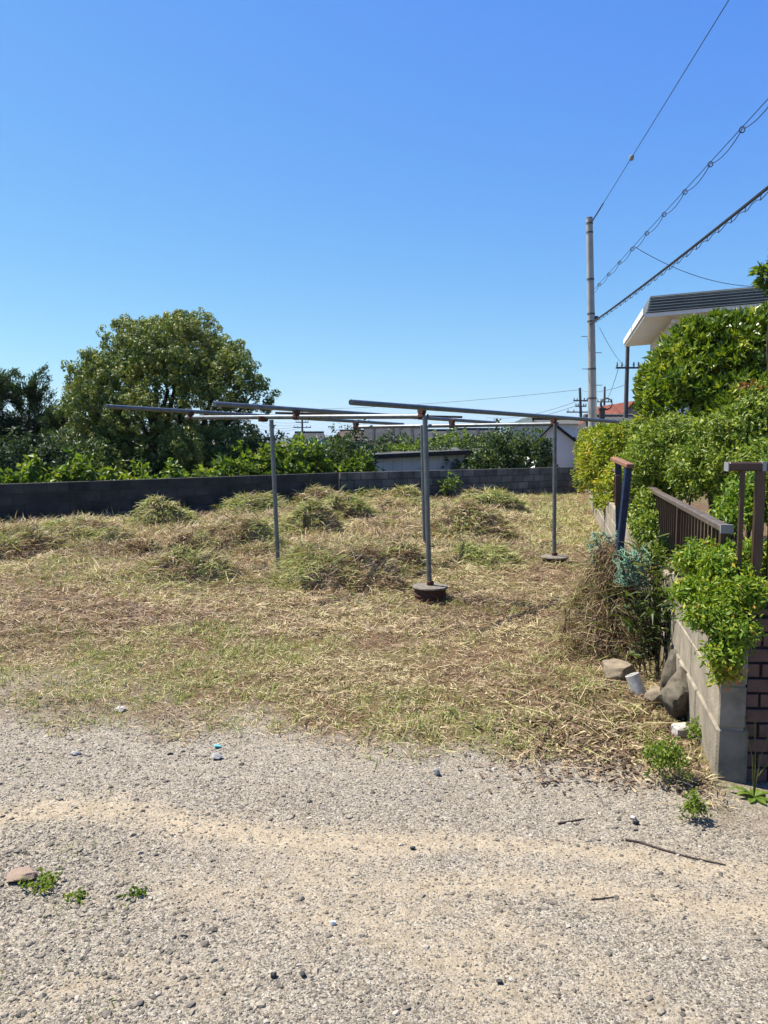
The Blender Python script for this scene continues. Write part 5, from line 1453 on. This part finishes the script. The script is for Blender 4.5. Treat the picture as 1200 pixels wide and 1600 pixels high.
ff = [(j * nn + i, j * nn + i + 1, (j + 1) * nn + i + 1, (j + 1) * nn + i) for j in range(mm - 1) for i in range(nn - 1)]
ff += [(d_ + k0, c_ + k0, b2 + k0, a_ + k0) for a_, b2, c_, d_ in ff]
ff += [((mm - 1) * nn + i, (mm - 1) * nn + i + 1, (mm - 1) * nn + i + 1 + k0, (mm - 1) * nn + i + k0) for i in range(nn - 1)]
mb.add(vv, ff)
tag(build('tarp_bundle', mb, M['tarp'], loc=(p0.x, 32, -1.0)), 'turquoise tarpaulin showing through the shrubs left of the shed', 'tarpaulin')

# ------------------------------------------------------------------ distant poles and wires
def far_pole(label, px, top, Y, rr, arms, lean=0.0, base=-1.0):
    T = at(px, top, Y); o = Vector((T.x + lean, Y, base))
    t = thing('distant_pole', label, 'utility pole', o)
    h = T - o
    mb = MB(); mb.path([Vector((0, 0, -.2)), h], [rr * 1.3, rr * 0.85], 10); build('shaft', mb, M['far_pole'], t, True)
    for py, w in arms:
        z = at(px, py, Y).z - base; c = h * (z / h.z)
        mb = MB(); mb.box(c + Vector((0, -rr, 0)), (w, rr * .8, rr * .8)); arm = build('crossarm', mb, M['far_pole'], t)
        for s_ in (-.45, -.25, .25, .45):
            mb = MB(); mb.lathe([(rr * .3, 0), (rr * .5, .08), (rr * .3, .22)], 8, c + Vector((w * s_, -rr, rr * .4))); build('insulator', mb, M['insul'], arm)
    return t
far_pole('distant pole with crossarms left of the tall concrete pole', 906, 606, 85, 0.16, [(626, 1.6), (635, 1.2), (644, 3.2)], 0.5)
far_pole('distant pole behind the pipes between left and front posts', 472, 640, 130, 0.17, [(660, 2.2), (668, 3.0)])
far_pole('thin distant pole just right of the tall concrete pole', 945, 604, 60, 0.09, [(628, 1.2)])
far_pole('dark bare pole standing left of the white house', 981, 533, 36, 0.10, [(575, 1.1)])
cc = at(948, 631, 33)
mb = MB()
for k in range(4):
    rr = 0.22 + 0.012 * k
    mb.path([Vector((rr * math.cos(a), 0.03 * k, rr * math.sin(a))) for a in [2 * math.pi * q / 20 for q in range(21)]], 0.018, 5, False)
tag(build('cable_coil', mb, M['wire'], loc=cc), 'coiled cable ring hanging beside the tall concrete pole', 'cable coil')
def span(name, label, a, b_, sag, rr):
    a, b_ = Vector(a), Vector(b_)
    mb = MB(); n = 20
    mb.path([(b_ - a) * (i / n) - Vector((0, 0, sag * 4 * (i / n) * (1 - i / n))) for i in range(n + 1)], rr, 5)
    tag(build(name, mb, M['wire'], loc=a), label, 'wire')
span('distant_wire', 'upper far wire crossing behind the posts to the distant pole', at(905, 609, 85), at(440, 640, 120), 0.5, 0.02)
span('distant_wire', 'far wire from distant pole to the bare pole by the house', at(906, 609, 85), at(982, 600, 36), 0.3, 0.012)
span('distant_wire', 'middle far wire left of the distant pole', at(904, 626, 85), at(760, 652, 140), 0.8, 0.022)
span('distant_wire', 'lower far wire left of the distant pole', at(900, 634, 85), at(740, 662, 140), 0.8, 0.022)
span('distant_wire', 'thin wire from the concrete pole down to the bare pole', at(937, 512, 26), at(978, 574, 36), 0.15, 0.008)
span('distant_wire', 'thin wire from the bare pole down to the thin distant pole', at(966, 576, 36), at(946, 625, 60), 0.3, 0.012)
for i in range(4):
    span('distant_wire', ['highest', 'second highest', 'second lowest', 'lowest'][i] + ' of four far wires left of the pole behind the left post', at(471, 659 + i * 3, 130), at(405, 652 + i * 6, 150), 0.6, 0.02)

# ------------------------------------------------------------------ far hills
def ridge_hill(label, pts, Y, seed, depth=500):
    prof = [(at(px, py, Y).x, at(px, py, Y).z) for px, py in pts]
    xs = np.linspace(prof[0][0], prof[-1][0], 70)
    zs = np.interp(xs, [p[0] for p in prof], [p[1] for p in prof]) + 8 * (fbm(xs * 0.01, xs * 0 + seed, seed) - .5)
    rows = [(-depth, 0.0), (-depth * .5, .45), (0, 1.0), (depth * .6, .5), (depth, 0.0)]
    V = [(x, Y + dy, -1.5 + max(z + 1.5, 0) * k) for dy, k in rows for x, z in zip(xs, zs)]
    n = len(xs); F = [(j * n + i, j * n + i + 1, (j + 1) * n + i + 1, (j + 1) * n + i) for j in range(len(rows) - 1) for i in range(n - 1)]
    o = link('hill', mesh_np('hill', np.array(V), np.array(F), None, True), M['hill']); o['kind'] = 'structure'
ridge_hill('', [(760, 692), (800, 662), (820, 652), (850, 655), (880, 660), (910, 656), (940, 650), (985, 636), (1030, 628), (1100, 640), (1250, 650), (1400, 690)], 2600, 3)
ridge_hill('', [(-300, 690), (0, 682), (250, 680), (480, 684), (640, 686), (760, 685), (900, 690)], 3000, 4)

# ------------------------------------------------------------------ air
mb = MB(); mb.box((0, 1500, 70), (9000, 6400, 146))
m = bpy.data.materials.new('thin_haze'); m.use_nodes = True; nt = m.node_tree; nt.nodes.clear()
vp = nt.nodes.new('ShaderNodeVolumePrincipled'); vo = nt.nodes.new('ShaderNodeOutputMaterial')
vp.inputs['Color'].default_value = (0.80, 0.90, 1.0, 1); vp.inputs['Density'].default_value = 0.00010; vp.inputs['Anisotropy'].default_value = 0.2
nt.links.new(vp.outputs[0], vo.inputs['Volume'])
hz = build('haze', mb, m); hz['kind'] = 'stuff'
